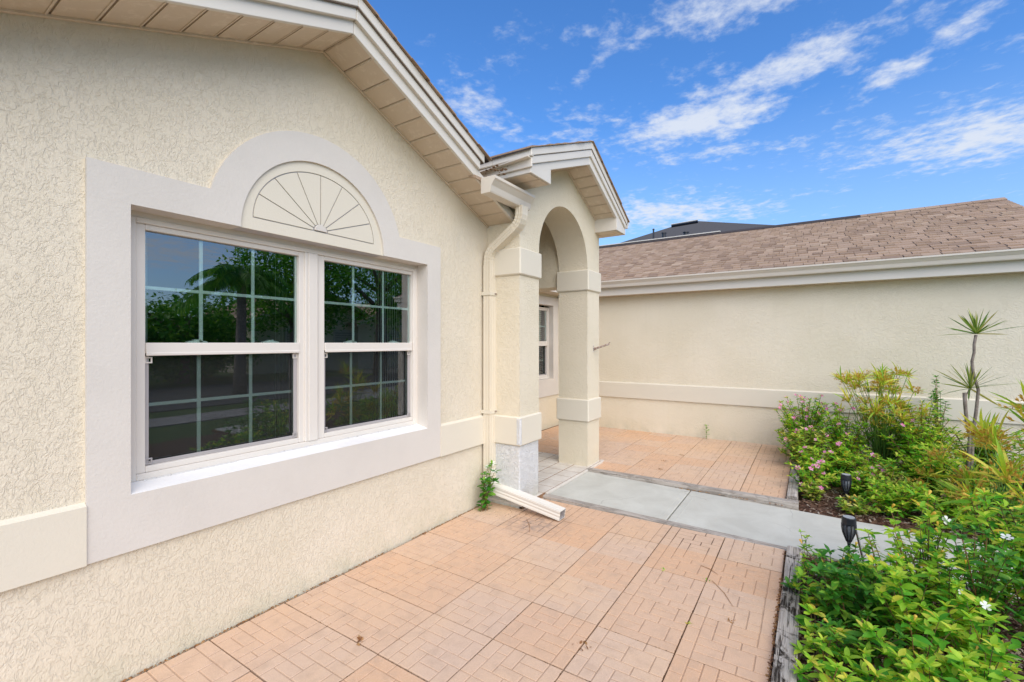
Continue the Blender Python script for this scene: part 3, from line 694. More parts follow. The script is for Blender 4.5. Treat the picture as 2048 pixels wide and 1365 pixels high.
# ------------------------------------------------------------------ arched portico
YP, PT = 2.205, .38
XL, XR = 3.500, 5.350
px_, pz_ = 4.45, 3.365
zP = lambda x: pz_-(.385*(px_-x) if x < px_ else .475*(x-px_))
ax0, ax1, asz = 3.850, 5.000, 2.372
acx, ar = (ax0+ax1)/2, (ax1-ax0)/2
pw = MB()
arc = [(acx+ar*math.cos(math.pi*k/48), asz+ar*math.sin(math.pi*k/48)) for k in range(49)]     # right to left
pw.prism([(ax1, asz), (XR, asz), (XR, zP(XR)+.02), (px_, pz_+.02), (XL, zP(XL)+.02), (XL, asz), (ax0, asz)] + arc[::-1][1:-1], YP, YP+PT)
pw.prism([(XL, .566), (ax0, .566), (ax0, asz), (XL, asz)], YP, YP+PT); pw.prism([(ax1, -.05), (XR, -.05), (XR, asz), (ax1, asz)], YP, YP+PT)
part('portico_wall', pw, M['stucco_porch'], house, label='arched stucco front of the porch on two square columns')
pb = MB()
n = 6
pb.box(XL-.003, ax0-.004, YP-.001, YP+PT, -.05, .5655)
part('column_base', pb, M['primer'], house, bevel=.012, seg=2, label='unpainted white stucco foot of the near column')
for (x0, x1) in ((XL, ax0), (ax1, XR)):
    for (z0, z1) in ((2.118, 2.362), (.566, .828)):
        b = MB(); q = .022
        b.box(x0-q, x1+q, YP-q, YP+PT+q, z0, z1)
        part('column_band', b, M['band'], house, bevel=.010, seg=1)
b = MB(); q = .0232; b.box(XL-q, XL+.010, YP-q, YP+.028, .568, .826); part('bare_corner', b, M['primer'], house, bevel=.011, label='unpainted grey corner of the near column band')
# porch interior: side wall beam, ceiling, recess wall with its window
b = MB(); b.box(5.022, 5.332, YP+PT, 4.0, 2.185, 3.12); part('porch_beam', b, M['stucco_porch'], house)
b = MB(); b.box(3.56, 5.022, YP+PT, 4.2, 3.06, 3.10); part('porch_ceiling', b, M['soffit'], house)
b = MB(); YR = 3.852
b.box(3.56, 5.9, YR, YR+.2, -.05, 3.06); b.box(5.9, 7.25, YR, YR+.2, -.05, .75); b.box(5.9, 7.25, YR, YR+.2, 2.25, 3.06); b.box(7.25, 7.62, YR, YR+.2, -.05, 3.06)
part('porch_back_wall', b, M['stucco_porch'], house)
b = MB(); b.box(5.60, 7.395, YR-.022, YR+.11, .572, .868); b.box(5.60, 7.395, YR-.022, YR+.11, 2.157, 2.297); b.box(7.204, 7.395, YR-.0218, YR+.11, .868, 2.157); b.box(5.60, 5.80, YR-.0218, YR+.11, .868, 2.157)
part('window_surround', b, M['trim'], house)
part('wall_band', band_y(7.396, 7.6, .572, .830, YR, .022), M['band'], house)
window(house, 5.80, 7.214, .868, 2.121, YR+.075, [(5.86, 6.41), (6.58, 7.187-.02)], (1.456, 1.526), (.33, .665), 1.79, 1.19, True, False)
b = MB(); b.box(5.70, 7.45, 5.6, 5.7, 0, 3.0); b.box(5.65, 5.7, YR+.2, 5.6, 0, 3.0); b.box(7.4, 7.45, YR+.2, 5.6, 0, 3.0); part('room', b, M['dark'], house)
z = .9
while z < 2.1:
    b = MB(); b.add([(5.85, YR+.21, z+.012), (7.19, YR+.21, z+.012), (7.19, YR+.235, z), (5.85, YR+.235, z)], [(0, 1, 2, 3)]); part('blind_slat', b, M['blind'], house, fix=False); z += .036

m = MB(); m.box(5.34, 7.405, 3.600, 3.622, 2.352, 2.56); part('fascia_board', m, M['alum'], house, bevel=.003, label='white fascia above the recessed porch window')
xx = 5.36
while xx < 7.25:
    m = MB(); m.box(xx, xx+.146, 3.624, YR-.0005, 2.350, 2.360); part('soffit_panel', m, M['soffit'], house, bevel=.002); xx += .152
m = MB(); m.box(5.34, 7.40, 3.61, YR-.001, 2.3605, 2.37); part('soffit_backing', m, M['soffit_gap'], house)
m = MB(); m.hexa([(5.34, 3.60, 2.56), (7.5, 3.60, 2.56), (7.5, 6.0, 3.4), (5.34, 6.0, 3.4), (5.34, 3.60, 2.58), (7.5, 3.60, 2.58), (7.5, 6.0, 3.42), (5.34, 6.0, 3.42)]); part('rear_roof', m, M['shingle'], house)
# portico gable trim
YO = 1.930
rake(house, zP, 3.60, 5.285, 4.45, YP, YO+.002, None, None, .148, None, None)
xl3, xr3 = 3.205, 5.545
top = lambda x: 3.587-(.405*(4.43-x) if x < 4.43 else .525*(x-4.43))
sof = lambda x: 3.355-(.380*(4.43-x) if x < 4.43 else .472*(x-4.43))
fr = lambda f: (lambda x: sof(x)+(top(x)-sof(x))*f)
for (a, b) in ((3.24, 4.43-g_), (4.43+g_, 5.528)):
    board(house, a, b, fr(0.0), fr(.36), YO, YO+.03)
for (a, b) in ((3.225, 4.43-g_), (4.43+g_, 5.50)):
    board(house, a, b, fr(.345), fr(.672), YO-.018, YO+.03)
for (a, b) in ((xl3, 4.43-g_), (4.43+g_, xr3-.02)):
    board(house, a, b, fr(.682), fr(1.0), YO-.028, YO+.03)
m = MB()
for x0, x1 in ((xl3+.01, 4.43), (4.43, xr3-.03)):
    lo, hi = fr(.655), fr(.70)
    m.hexa([(x0, YO-.022, lo(x0)), (x1, YO-.022, lo(x1)), (x1, YO+.02, lo(x1)), (x0, YO+.02, lo(x0)), (x0, YO-.022, hi(x0)), (x1, YO-.022, hi(x1)), (x1, YO+.02, hi(x1)), (x0, YO+.02, hi(x0))])
part('fascia_shadow_line', m, M['board_shadow'], house)  # painted shadow line below the top board of the porch rake
# boxed returns under both feet of the gable
def boxret(x0, x1, zb, yb, lab):
    m = MB(); zt = fr(.55)
    xs = [x0, x1]
    m.hexa([(x0, YO+.0005, zb), (x1, YO+.0005, zb), (x1, yb, zb), (x0, yb, zb), (x0, YO+.0005, zt(x0)), (x1, YO+.0005, zt(x1)), (x1, yb, zt(x1)), (x0, yb, zt(x0))])
    return part('eave_return', m, M['alum'], house, bevel=.002, label=lab)
boxret(3.242, 3.585, 2.905, 3.9, 'boxed eave return at the left foot of the porch gable')
boxret(5.225, 5.526, 2.842, 3.9, 'boxed eave return at the right foot of the porch gable')
m = MB()
for k, (xa, xb, zz) in enumerate([(3.250, 3.405, 2.9035), (3.415, 3.575, 2.9035), (5.235, 5.37, 2.8405), (5.38, 5.515, 2.8405)]):
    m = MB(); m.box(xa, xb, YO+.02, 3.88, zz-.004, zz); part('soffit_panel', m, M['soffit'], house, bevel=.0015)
# left eave of the portico: stacked strips running back
m = MB(); m.box(3.222, 3.241, YO-.016, 3.6, 2.945, 3.022); part('fascia_board', m, M['alum'], house, bevel=.003)
m = MB(); m.box(3.202, 3.240, YO-.026, 2.30, 3.026, 3.105); part('fascia_board', m, M['alum'], house, bevel=.003)
m = MB(); m.box(3.2025, 3.240, 2.303, 3.6, 3.026, 3.105); part('fascia_board', m, M['alum'], house, bevel=.003)
m = MB(); m.hexa([(3.170, YO-.01, 3.012), (3.222, YO-.01, 3.012), (3.222, 2.50, 2.985), (3.170, 2.50, 2.975), (3.170, YO-.01, 3.020), (3.222, YO-.01, 3.024), (3.222, 2.50, 2.995), (3.180, 2.50, 2.983)]); part('bent_flashing', m, M['gutter'], house, label='bent white flashing strip sagging at the valley')
gable_roof(house, 3.185, 5.56, 4.43, top, .001, YO-.042, 4.4, .145, yir=.010)
kg2 = k_gutter(.10, .085); m = MB(); m.prism([(5.535+d, 2.930+z) for d, z in kg2], YO-.005, 4.0, 'y')
gt = part('gutter', m, M['gutter'], house, fix=True, label='small gutter at the right foot of the porch gable')
m = MB(); m.prism([(5.535+d, 2.930+z) for d, z in kg2[:9]], YO-.010, YO-.0055, 'y'); part('gutter_end', m, M['gutter'], gt)
# debris caught in the valley
m = MB(); r = random.Random(5)
for k in range(40):
    x, y, z = 3.12+r.uniform(-.05, .07), 2.20+r.uniform(-.12, .3), 2.93+r.uniform(-.03, .035); s = r.uniform(.003, .010)
    m.box(x-s, x+s, y-s, y+s, z-s*.5, z+s*.5)
o = part('roof_debris', m, M['soil'], house); o['kind'] = 'stuff'
# low roof between the gable and the portico
m = MB(); m.hexa([(2.9, 2.24, 2.815), (3.56, 2.24, 2.815), (3.56, 5.5, 4.12), (2.9, 5.5, 4.12), (2.9, 2.24, 2.84), (3.56, 2.24, 2.84), (3.56, 5.5, 4.145), (2.9, 5.5, 4.145)])
part('valley_roof', m, M['shingle'], house)
m = MB(); m.box(3.50, 3.56, 2.585, 4.0, -.05, 2.9); part('side_wall', m, M['stucco'], house)
m = MB(); m.hexa([(3.56, 4.0, 3.10), (5.3, 4.0, 3.10), (5.3, 6.5, 3.9), (3.56, 6.5, 3.9), (3.56, 4.0, 3.13), (5.3, 4.0, 3.13), (5.3, 6.5, 3.93), (3.56, 6.5, 3.93)]); part('rear_roof', m, M['shingle'], house)
# flag bracket on the far column
fl = MB(); fl.box(5.150, 5.176, YP-.006, YP-.0005, 1.385, 1.475); fk = part('flag_bracket', fl, M['vinyl'], house, bevel=.002, label='small metal flag pole bracket on the far column')
t1 = MB(); t1.tube([(5.163, YP-.006, 1.425), (5.180, YP-.030, 1.432), (5.215, YP-.075, 1.450), (5.262, YP-.135, 1.475), (5.28, YP-.16, 1.485)], [.016, .014, .0115, .0115, .0115], 10); part('socket', t1, M['rust'], fk, smooth=True)
t1 = MB(); t1.tube([(5.275, YP-.15, 1.482), (5.290, YP-.165, 1.505)], .006, 6); t1.box(5.157, 5.169, YP-.013, YP-.006, 1.40, 1.408); t1.box(5.157, 5.169, YP-.013, YP-.006, 1.455, 1.463); part('screw', t1, M['rust'], fk)

# ------------------------------------------------------------------ garage wing
XG = 7.60
m = MB(); m.box(XG, XG+.2, -2.35, 4.1, -.1, 2.42); m.box(XG+.2, XG+6.0, -2.35, -2.15, -.1, 2.42)
m.prism([(XG+.01, 2.42), (XG+5.99, 2.42), (10.5, 3.72)], -2.349, -2.15, 'y'); part('garage_wall', m, M['stucco_far'], house, label='long stucco side wall of the wing behind the flower bed')
m = MB(); m.prism([(XG, .566), (XG-.026, .566), (XG-.026, .812), (XG, .828)], -2.35, 3.83, 'y'); part('wall_band', m, M['band'], house)
k = 0; y = -2.62
while y < 3.82:
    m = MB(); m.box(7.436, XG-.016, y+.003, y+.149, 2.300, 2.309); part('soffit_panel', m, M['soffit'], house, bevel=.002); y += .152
m = MB(); m.box(7.434, XG, -2.62, 3.84, 2.3095, 2.32); part('soffit_backing', m, M['soffit_gap'], house)
m = MB(); m.box(XG-.016, XG-.0005, -2.35, 3.84, 2.292, 2.309); part('soffit_channel', m, M['soffit'], house)
m = MB(); m.box(7.412, 7.433, -2.64, 5.9, 2.298, 2.528); part('fascia_board', m, M['alum'], house, bevel=.003)
kg3 = k_gutter(.125, .115); m = MB(); m.prism([(7.4105-d, 2.428+z) for d, z in kg3], -2.65, 5.9, 'y'); part('gutter', m, M['gutter'], house, label='long white gutter along the brown shingled wing')
# shingled slope facing the patio
rz = lambda x: 2.548+.4055*(x-7.36)
XRg = 10.48
groof = bpy.data.objects.new('garage_roof', None); COL.objects.link(groof); groof.parent = house; groof['label'] = 'brown shingle roof of the wing'
m = MB(); m.hexa([(7.37, -2.58, rz(7.37)-.03), (XRg, -2.58, rz(XRg)-.03), (XRg, 6.2, rz(XRg)-.03), (7.37, 6.2, rz(7.37)-.03), (7.37, -2.58, rz(7.37)), (XRg, -2.58, rz(XRg)), (XRg, 6.2, rz(XRg)), (7.37, 6.2, rz(7.37))])
z2 = lambda x: rz(XRg)-.4055*(x-XRg)
m.hexa([(XRg, -2.58, z2(XRg)-.03), (13.6, -2.58, z2(13.6)-.03), (13.6, 6.2, z2(13.6)-.03), (XRg, 6.2, z2(XRg)-.03), (XRg, -2.58, z2(XRg)), (13.6, -2.58, z2(13.6)), (13.6, 6.2, z2(13.6)), (XRg, 6.2, z2(XRg))])
part('roof_deck', m, M['shingle_under'], groof)
tabs = []
r = random.Random(11); nC = 24; dx = (XRg-7.36)/nC
for c in range(nC):
    xa = 7.352+dx*c; xb = xa+dx*1.05
    y = -2.59+r.uniform(.03, .12)
    tabs.append((xa, xb, -2.60, y, .010))
    hi = r.random() < .5
    while y < 6.2:
        wdt = r.uniform(.10, .17) if hi else r.uniform(.09, .22); y2 = min(6.2, y+wdt)
        tabs.append((xa+(0 if hi else r.uniform(.0, .003)), xb, y, y2, (.021 if hi else .010))); y = y2; hi = not hi
def proj_size(t):
    X, Y, Z = (t[0]+t[1])/2, (t[2]+t[3])/2, rz((t[0]+t[1])/2)
    F = X*math.cos(-TH)+Y*math.sin(TH); R = X*math.sin(TH)-Y*math.cos(TH)
    px = 1024+915*R/F
    if px > 2070 or px < 1190: return 0
    return (t[3]-t[2])*(t[1]-t[0])/F**3
tabs.sort(key=lambda t: -proj_size(t))
def tabmesh(mb, t, ox=0, oy=0, oz=0):
    xa, xb, ya, yb, h = t; g2 = .0028
    z0, z1 = rz(xa)+.0005, rz(xb)+.0005
    mb.hexa([(xa-ox, ya+g2-oy, z0-oz), (xb-ox, ya+g2-oy, z1-oz), (xb-ox, yb-g2-oy, z1-oz), (xa-ox, yb-g2-oy, z0-oz), (xa-ox, ya+g2-oy, z0+h-oz), (xb-ox, ya+g2-oy, z1+.003-oz), (xb-ox, yb-g2-oy, z1+.003-oz), (xa-ox, yb-g2-oy, z0+h-oz)])
for t in tabs[:300]:
    mb = MB(); ox, oy, oz = t[0], (t[2]+t[3])/2, rz(t[0]); tabmesh(mb, t, ox, oy, oz)
    o = link('shingle', mb.mesh('shingle', fix=False), M['shingle'], groof, (ox, oy, oz))
mb = MB()
for t in tabs[300:]: tabmesh(mb, t)
o = part('shingle_field', mb, M['shingle'], groof, fix=False); o['kind'] = 'stuff'
# ridge caps, then the dark ridge vent with its pale strip
y = -2.60
while y < -.78:
    mb = MB(); zr = rz(XRg); mb.prism([(XRg-.15, zr-.15*.4167+.012), (XRg, zr+.014), (XRg+.15, zr-.15*.4167+.012), (XRg+.15, zr-.15*.4167+.022), (XRg, zr+.026), (XRg-.15, zr-.15*.4167+.022)], y, y+.19, 'y'); part('ridge_cap', mb, M['shingle'], groof); y += .195
mb = MB(); zr = rz(XRg); mb.prism([(XRg-.16, zr-.16*.4167+.012), (XRg, zr+.012), (XRg+.16, zr-.16*.4167+.012), (XRg+.15, zr-.14*.4167+.022), (XRg, zr+.026), (XRg-.15, zr-.14*.4167+.022)], -.75, 6.2, 'y')
part('ridge_vent', mb, M['shingle_under'], groof, label='black ridge vent along the far half of the ridge')
mb = MB(); mb.box(XRg-.03, XRg+.03, 1.6, 6.2, zr+.026, zr+.046); part('ridge_flashing', mb, M['alum'], groof)

# dark roofed house beyond
nh = thing('neighbour_house', 'neighbouring house beyond the wing with a dark grey hip roof', 'house', (34, 6, -.1))
def nb(name, mb, mat, **k): o = part(name, mb, mat, nh, **k); o.location = (-34, -6, .1); return o
mb = MB(); mb.box(27.5, 42, -3.5, 14.5, -.1, 6.6); nb('wall', mb, M['stucco_far'])
P4 = [(28.0-.9, 15.2, 6.55), (28.0-.9, -4.6, 6.55), (42.6, -4.6, 6.55), (42.6, 15.2, 6.55)]
pkA, pkB = (34, 7.10, 10.13), (34, 2.09, 9.13)
pkB = (36.5, .9, 9.95)
mb = MB(); mb.add([(24.0, 13.2, 6.1), (24.0, -6.5, 6.1), (44, -6.5, 6.1), (44, 13.2, 6.1), (34.0, 7.10, 10.13), (38, 2.0, 9.95)],
                  [(0, 1, 5, 4), (1, 2, 5), (2, 3, 4, 5), (3, 0, 4), (3, 2, 1, 0)])
nb('roof', mb, M['shingle_grey'])
def onroof(px, py, X):
    u = (px-1024)/915.0; v = (686-py)/915.0; rx, ry = math.cos(TH)+u*math.sin(TH), math.sin(TH)-u*math.cos(TH)
    t = X/rx; return (X, ry*t, 1.5+v*t)
a = onroof(1343, 453, 30.2); b = onroof(1396, 444, 30.2)
mb = MB(); mb.tube([a, b], .085, 4); nb('skylight', mb, M['blackplastic'])
mb = MB(); mb.tube([(a[0]-.1, a[1], a[2]+.09), (b[0]-.1, b[1], b[2]+.09)], .035, 4); nb('skylight_frame', mb, M['alum'])
for (qx, qy, rr, hh) in ((1307, 466, .05, .35), (1328, 470, .12, .18), (1372, 469, .14, .2)):
    p = onroof(qx, qy, 28.5); mb = MB(); mb.lathe([(rr, p[2]-.6), (rr, p[2]+hh*.5), (rr*1.35, p[2]+hh*.5), (rr*1.2, p[2]+hh*.7)], (p[0], p[1]), 10); nb('roof_vent', mb, M['blackplastic'])
# ------------------------------------------------------------------ flower beds
import mathutils
def bed(name, x0, x1, y0, y1, z, st=.07):
    mb = MB(); nx = int((x1-x0)/st); ny = int((y1-y0)/st); vs = []
    for i in range(nx+1):
        for j in range(ny+1):
            x = x0+(x1-x0)*i/nx; y = y0+(y1-y0)*j/ny
            e = min(i, nx-i, j, ny-j) > 0
            vs.append((x, y, z+(mathutils.noise.noise(Vector((x*2.1, y*2.1, 0)))*.022+mathutils.noise.noise(Vector((x*9, y*9, 3)))*.008 if e else -.03)))
    mb.add(vs, [(i*(ny+1)+j, (i+1)*(ny+1)+j, (i+1)*(ny+1)+j+1, i*(ny+1)+j+1) for i in range(nx) for j in range(ny)])
    return struct(name, mb, M['mulchbase'], fix=False)
bed('flower_bed', .2, 3.945, -3.2, .054, -.048); bed('flower_bed', 4.895, 7.595, -3.4, .10, -.030)
def bed_z(x, y, z): return z+mathutils.noise.noise(Vector((x*2.1, y*2.1, 0)))*.022+mathutils.noise.noise(Vector((x*9, y*9, 3)))*.008
def chips(name, n, reg, z, seed, lmin=.012, lmax=.06):
    r = random.Random(seed); mb = MB()
    for k in range(n):
        x, y = reg(r); l = r.uniform(lmin, lmax)/2; w = r.uniform(.0025, .008); h = r.uniform(.0015, .004)
        a = r.uniform(0, math.pi); t = r.gauss(0, .16); zz = bed_z(x, y, z)+r.uniform(.002, .016)
        c, s_ = math.cos(a), math.sin(a); 
        pts = []
        for (u, v, q) in ((-l, -w, -h), (l, -w*.6, -h), (l*.95, w*.7, -h), (-l*.9, w, -h), (-l, -w, h), (l, -w*.6, h), (l*.95, w*.7, h), (-l*.9, w, h)):
            pts.append((x+u*c-v*s_, y+u*s_+v*c, zz+q+u*math.sin(t)))
        mb.hexa(pts)
    o = part(name, mb, M['chip'], None, fix=False); o['kind'] = 'stuff'; return o
chips('mulch', 9000, lambda r: (r.uniform(1.9, 3.935), r.uniform(-1.7, .05)), -.048, 21)
chips('mulch', 6500, lambda r: (r.uniform(4.90, 7.58), r.uniform(-2.4, .09)), -.030, 22)

# crumbs and dead leaves that gather along edges and joints
def crumbs(name, n, segs, z, mat, seed, s0=.002, s1=.007, wd=.012):
    r = random.Random(seed); mb = MB(); tot = sum(math.dist(a, b) for a, b in segs)
    for (a, b) in segs:
        L = math.dist(a, b)
        for k in range(int(n*L/tot)):
            t = r.random(); 
            if mathutils.noise.noise(Vector((a[0]+(b[0]-a[0])*t*1.0, (a[1]+(b[1]-a[1])*t)*1.0, seed))*3.1) < -.12+r.uniform(-.2, .2): continue
            x = a[0]+(b[0]-a[0])*t+r.gauss(0, wd*.5); y = a[1]+(b[1]-a[1])*t+r.gauss(0, wd*.5); s = r.uniform(s0, s1); an = r.uniform(0, 3.1); c, q = math.cos(an)*s, math.sin(an)*s
            e = r.uniform(.3, 1)
            mb.hexa([(x-c+q*e, y-q-c*e, z), (x+c+q*e, y+q-c*e, z), (x+c-q*e, y+q+c*e, z), (x-c-q*e, y-q+c*e, z), (x-c*.8, y-q*.8, z+s*.5), (x+c*.7, y+q*.7, z+s*.6), (x+c*.5-q*e*.7, y+q*.5+c*e*.7, z+s*.5), (x-c*.6-q*e*.7, y-q*.6+c*e*.7, z+s*.4)])
    o = part(name, mb, mat, None, fix=False); o['kind'] = 'stuff'; return o
X0 = 3.858
jl = [((.2, 2.556), (3.49, 2.556))]
crumbs('wall_litter', 900, jl, -.002, M['litter'], 31, .002, .006, .008)
crumbs('edge_litter', 520, [((1.9, .156), (3.84, .156))], .0, M['litter'], 32, .002, .008, .010)
crumbs('edge_litter', 420, [((5.02, .21), (5.9, .21)), ((4.885, .2), (4.885, 2.16)), ((7.58, .2), (7.58, 3.8))], .004, M['litter'], 33, .003, .009, .012)
crumbs('joint_dirt', 1500, [((X0-PX*k, .17), (X0-PX*k, 2.53)) for k in range(1, 8)]+[((.9, .155+PY*k), (3.85, .155+PY*k)) for k in range(1, 6)], -.004, M['soil'], 34, .0015, .0035, .003)
crumbs('joint_dirt', 900, [((5.006+PX*k, .17), (5.006+PX*k, 3.8)) for k in range(1, 7)]+[((5.02, .20+PY*k), (7.55, .20+PY*k)) for k in range(1, 9)], .016, M['soil'], 35, .0015, .0035, .003)
r_ = random.Random(4)
crumbs('spout_grit', 60, [((3.15, 2.35), (3.45, 2.1))], .0, M['soil'], 36, .002, .005, .12)

# ------------------------------------------------------------------ leaves
def leaf_geo(L, Wd, fold=.25, curl=.25, n=5, tipw=.0, shape='ellip', wav=0.0):
    vs = []; fs = []
    for i in range(n+1):
        t = i/n
        if shape == 'ellip': w = Wd/2*math.sin(math.pi*min(1, t**.82))**.85 if 0 < t < 1 else 0
        elif shape == 'obov': w = Wd/2*(math.sin(math.pi*t**1.35))**.8 if 0 < t < 1 else 0
        else: w = Wd/2*min(1, (1-t)*3.2+.0)*(.55+.45*min(1, t*6)) if t < 1 else 0
        x = L*t*(1-curl*.18*t*t); z = -curl*L*.45*t*t
        w = max(w, .0004)
        e = wav*Wd*(.25 if i % 2 else -.1)
        vs += [(x, -w, z+fold*w+e), (x, 0, z), (x, w, z+fold*w-e*.5)]
    for i in range(n):
        a = i*3; fs += [(a, a+3, a+4, a+1), (a+1, a+4, a+5, a+2)]
    return vs, fs
def leaf_mesh(name, mat, *a, **k):
    vs, fs = leaf_geo(*a, **k); me = bpy.data.meshes.new(name); me.from_pydata(vs, [], fs); me.update(); me.materials.append(mat)
    me.polygons.foreach_set('use_smooth', [True]*len(me.polygons)); return me
def basis(d, roll, up=Vector((0, 0, 1))):
    """x axis along d, z axis as near up as possible, rolled"""
    x = d.normalized(); y = up.cross(x)
    if y.length < 1e-3: y = Vector((0, 1, 0))
    y.normalize(); z = x.cross(y)
    m = Matrix((x, y, z)).transposed().to_4x4()
    return m @ Matrix.Rotation(roll, 4, 'X')
class Foliage:
    """collects joined leaves or emits single leaf objects"""
    def __init__(s, root, mat, geos, single, nm='leaf', base=(0, 0, 0)):
        s.root = root; s.single = single; s.nm = nm; s.mb = MB(); s.mat = mat; s.count = 0
        s.geos = geos
        s.mes = []
        if single:
            for vs, fs in geos:
                key = (id(vs), mat.name)
                if key not in Foliage.cache:
                    me = bpy.data.meshes.new(nm); me.from_pydata(vs, [], fs); me.update(); me.materials.append(mat)
                    me.polygons.foreach_set('use_smooth', [True]*len(me.polygons)); Foliage.cache[key] = me
                s.mes.append(Foliage.cache[key])
    cache = {}
    def put(s, k, m):
        s.count += 1
        if s.single and s.count <= 300:
            o = bpy.data.objects.new(s.nm, s.mes[k % len(s.mes)]); COL.objects.link(o); o.parent = s.root; o.matrix_basis = m
        else:
            vs, fs = s.geos[k % len(s.geos)]
            s.mb.add([m @ Vector(v) for v in vs], fs)
    def done(s, nm=None):
        if s.mb.v:
            me = bpy.data.meshes.new(nm or s.nm); me.from_pydata(s.mb.v, [], s.mb.f); me.update(); me.materials.append(s.mat)
            me.polygons.foreach_set('use_smooth', [True]*len(me.polygons))
            o = bpy.data.objects.new(nm or 'foliage', me); COL.objects.link(o); o.parent = s.root; o['kind'] = 'stuff'; return o
def flower_geo(R, n=5, wide=.9, cup=.15):
    vs = []; fs = []
    for k in range(n):
        a = 2*math.pi*k/n; o = len(vs)
        for (t, w) in ((.06, .05), (.45, .30*wide), (.85, .42*wide), (1.0, .18*wide)):
            for sgn in (-1, 1):
                x = R*t; y = sgn*R*w; vs.append((x*math.cos(a)-y*math.sin(a), x*math.sin(a)+y*math.cos(a), cup*R*t*t+.01*R*(sgn > 0)))
        fs += [(o, o+2, o+3, o+1), (o+2, o+4, o+5, o+3), (o+4, o+6, o+7, o+5)]
    return vs, fs
def mk(name, geo, mat):
    me = bpy.data.meshes.new(name); me.from_pydata(geo[0], [], geo[1]); me.update(); me.materials.append(mat); return me
def bud_geo(R=.009, L=.034):
    mb = MB(); mb.tube([(0, 0, 0), (0, 0, L*.4), (0, 0, L*.8), (0, 0, L)], [R*.35, R*.6, R, R*.75], 6); return mb.v, mb.f
FL = {'pink': mk('flower', flower_geo(.020), M['pink']), 'white': mk('flower', flower_geo(.021), M['white_petal']), 'bud': mk('flower_bud', bud_geo(), M['yellow_petal'])}
GEO = {
 'big': [leaf_geo(.085, .034, .25, .35, 6, wav=.10), leaf_geo(.070, .030, .30, .15, 6, wav=.12), leaf_geo(.095, .036, .2, .55, 6, wav=.10), leaf_geo(.055, .024, .35, .2, 5)],
 'mid': [leaf_geo(.060, .022, .25, .35, 5, wav=.12), leaf_geo(.044, .017, .3, .15, 4, wav=.1), leaf_geo(.072, .024, .2, .6, 6, wav=.14), leaf_geo(.030, .012, .35, .1, 3), leaf_geo(.055, .019, .45, .8, 5, wav=.1)],
 'oval': [leaf_geo(.060, .026, .18, .25, 5, shape='obov'), leaf_geo(.050, .022, .2, .1, 5, shape='obov'), leaf_geo(.070, .028, .15, .4, 5, shape='obov')],
 'small': [leaf_geo(.040, .016, .25, .3, 3), leaf_geo(.034, .014, .3, .1, 3), leaf_geo(.048, .016, .2, .5, 3)],
 'narrow': [leaf_geo(.055, .012, .25, .35, 4), leaf_geo(.070, .013, .3, .5, 4)],
}
def shrub(x, y, z, H, spread, nst, geo, mat, single, seed, label, cat='plant', group=None, flower=None, nfl=0, scale=1.0, rosette=7, step=.034, name='leafy_shrub', lean=(0, 0), inner=.3, bias=None, dens=1.0):
    r = random.Random(seed)
    t = thing(name, label, cat, (x, y, z), 0, group)
    F = Foliage(t, mat, GEO[geo], single); F2 = Foliage(t, M['leaf_tip'] if mat == M['leaf'] else mat, GEO[geo], single)
    st = MB(); tips = []
    for k in range(nst):
        az = r.uniform(0, 2*math.pi) if bias is None else r.gauss(bias, 1.0); sp = spread*math.sqrt(r.random()); h = H*r.uniform(.50, 1.22)*(1-.25*(sp/spread)**2)
        tip = Vector((math.cos(az)*sp+lean[0]*h, math.sin(az)*sp+lean[1]*h, h)); b = Vector((r.gauss(0, .02), r.gauss(0, .02), 0))
        mid = b.lerp(tip, .5)+Vector((-math.cos(az)*sp*.18, -math.sin(az)*sp*.18, h*.06))
        path = [(1-u)*(1-u)*b+2*u*(1-u)*mid+u*u*tip for u in [i/6 for i in range(7)]]
        L = (tip-b).length
        st.tube(path, [.0042*scale, .0038*scale, .0034*scale, .003*scale, .0026*scale, .0022*scale, .0016*scale], 5)
        n = int(L*(1-inner)/step*dens); a0 = r.uniform(0, 6.28)
        for i in range(n):
            u = inner+(1-inner)*(i+.3)/max(1, n); p = (1-u)*(1-u)*b+2*u*(1-u)*mid+u*u*tip
            a = a0+i*2.4+r.gauss(0, .25); el = r.uniform(-.25, .65)
            d = Vector((math.cos(a)*math.cos(el), math.sin(a)*math.cos(el), math.sin(el)))
            s = scale*r.uniform(.75, 1.2)*(.8+.35*(1-abs(u-.7)))
            F.put(r.randrange(9), Matrix.Translation(p) @ basis(d, r.gauss(0, .35)) @ Matrix.Scale(s, 4))
        for i in range(rosette):
            a = a0+6.283*i/rosette+r.gauss(0, .2); el = .25+.9*(i % 3)/3+r.gauss(0, .12)
            d = Vector((math.cos(a)*math.cos(el), math.sin(a)*math.cos(el), math.sin(el)))
            (F2 if r.random() < .62 else F).put(r.randrange(9), Matrix.Translation(tip) @ basis(d, r.gauss(0, .25)) @ Matrix.Scale(scale*r.uniform(.55, 1.0), 4))
        tips.append(tip)
    part('stem', st, M['stem'], t, fix=False)
    F.done(); F2.done()
    if flower:
        tips.sort(key=lambda v: -v.z-.3*r.random())
        for i in range(nfl):
            p = tips[i % len(tips)]+Vector((r.gauss(0, .012), r.gauss(0, .012), .012+.02*(i >= len(tips))))
            ft = flower if isinstance(flower, str) else flower[i % len(flower)]
            o = bpy.data.objects.new('flower' if ft != 'bud' else 'flower_bud', FL[ft]); COL.objects.link(o); o.parent = t; o.location = p
            fd = Vector((-.55+r.gauss(0, .3), -.25+r.gauss(0, .3), .65)); o.rotation_euler = fd.to_track_quat('Z', 'Y').to_euler() if ft != 'bud' else (r.gauss(0, .5), r.gauss(0, .5), 0); q = r.uniform(.85, 1.2)*min(1.1, scale+.1)*(.75 if ft == 'bud' else 1.0); o.scale = (q, q, q)
    return t

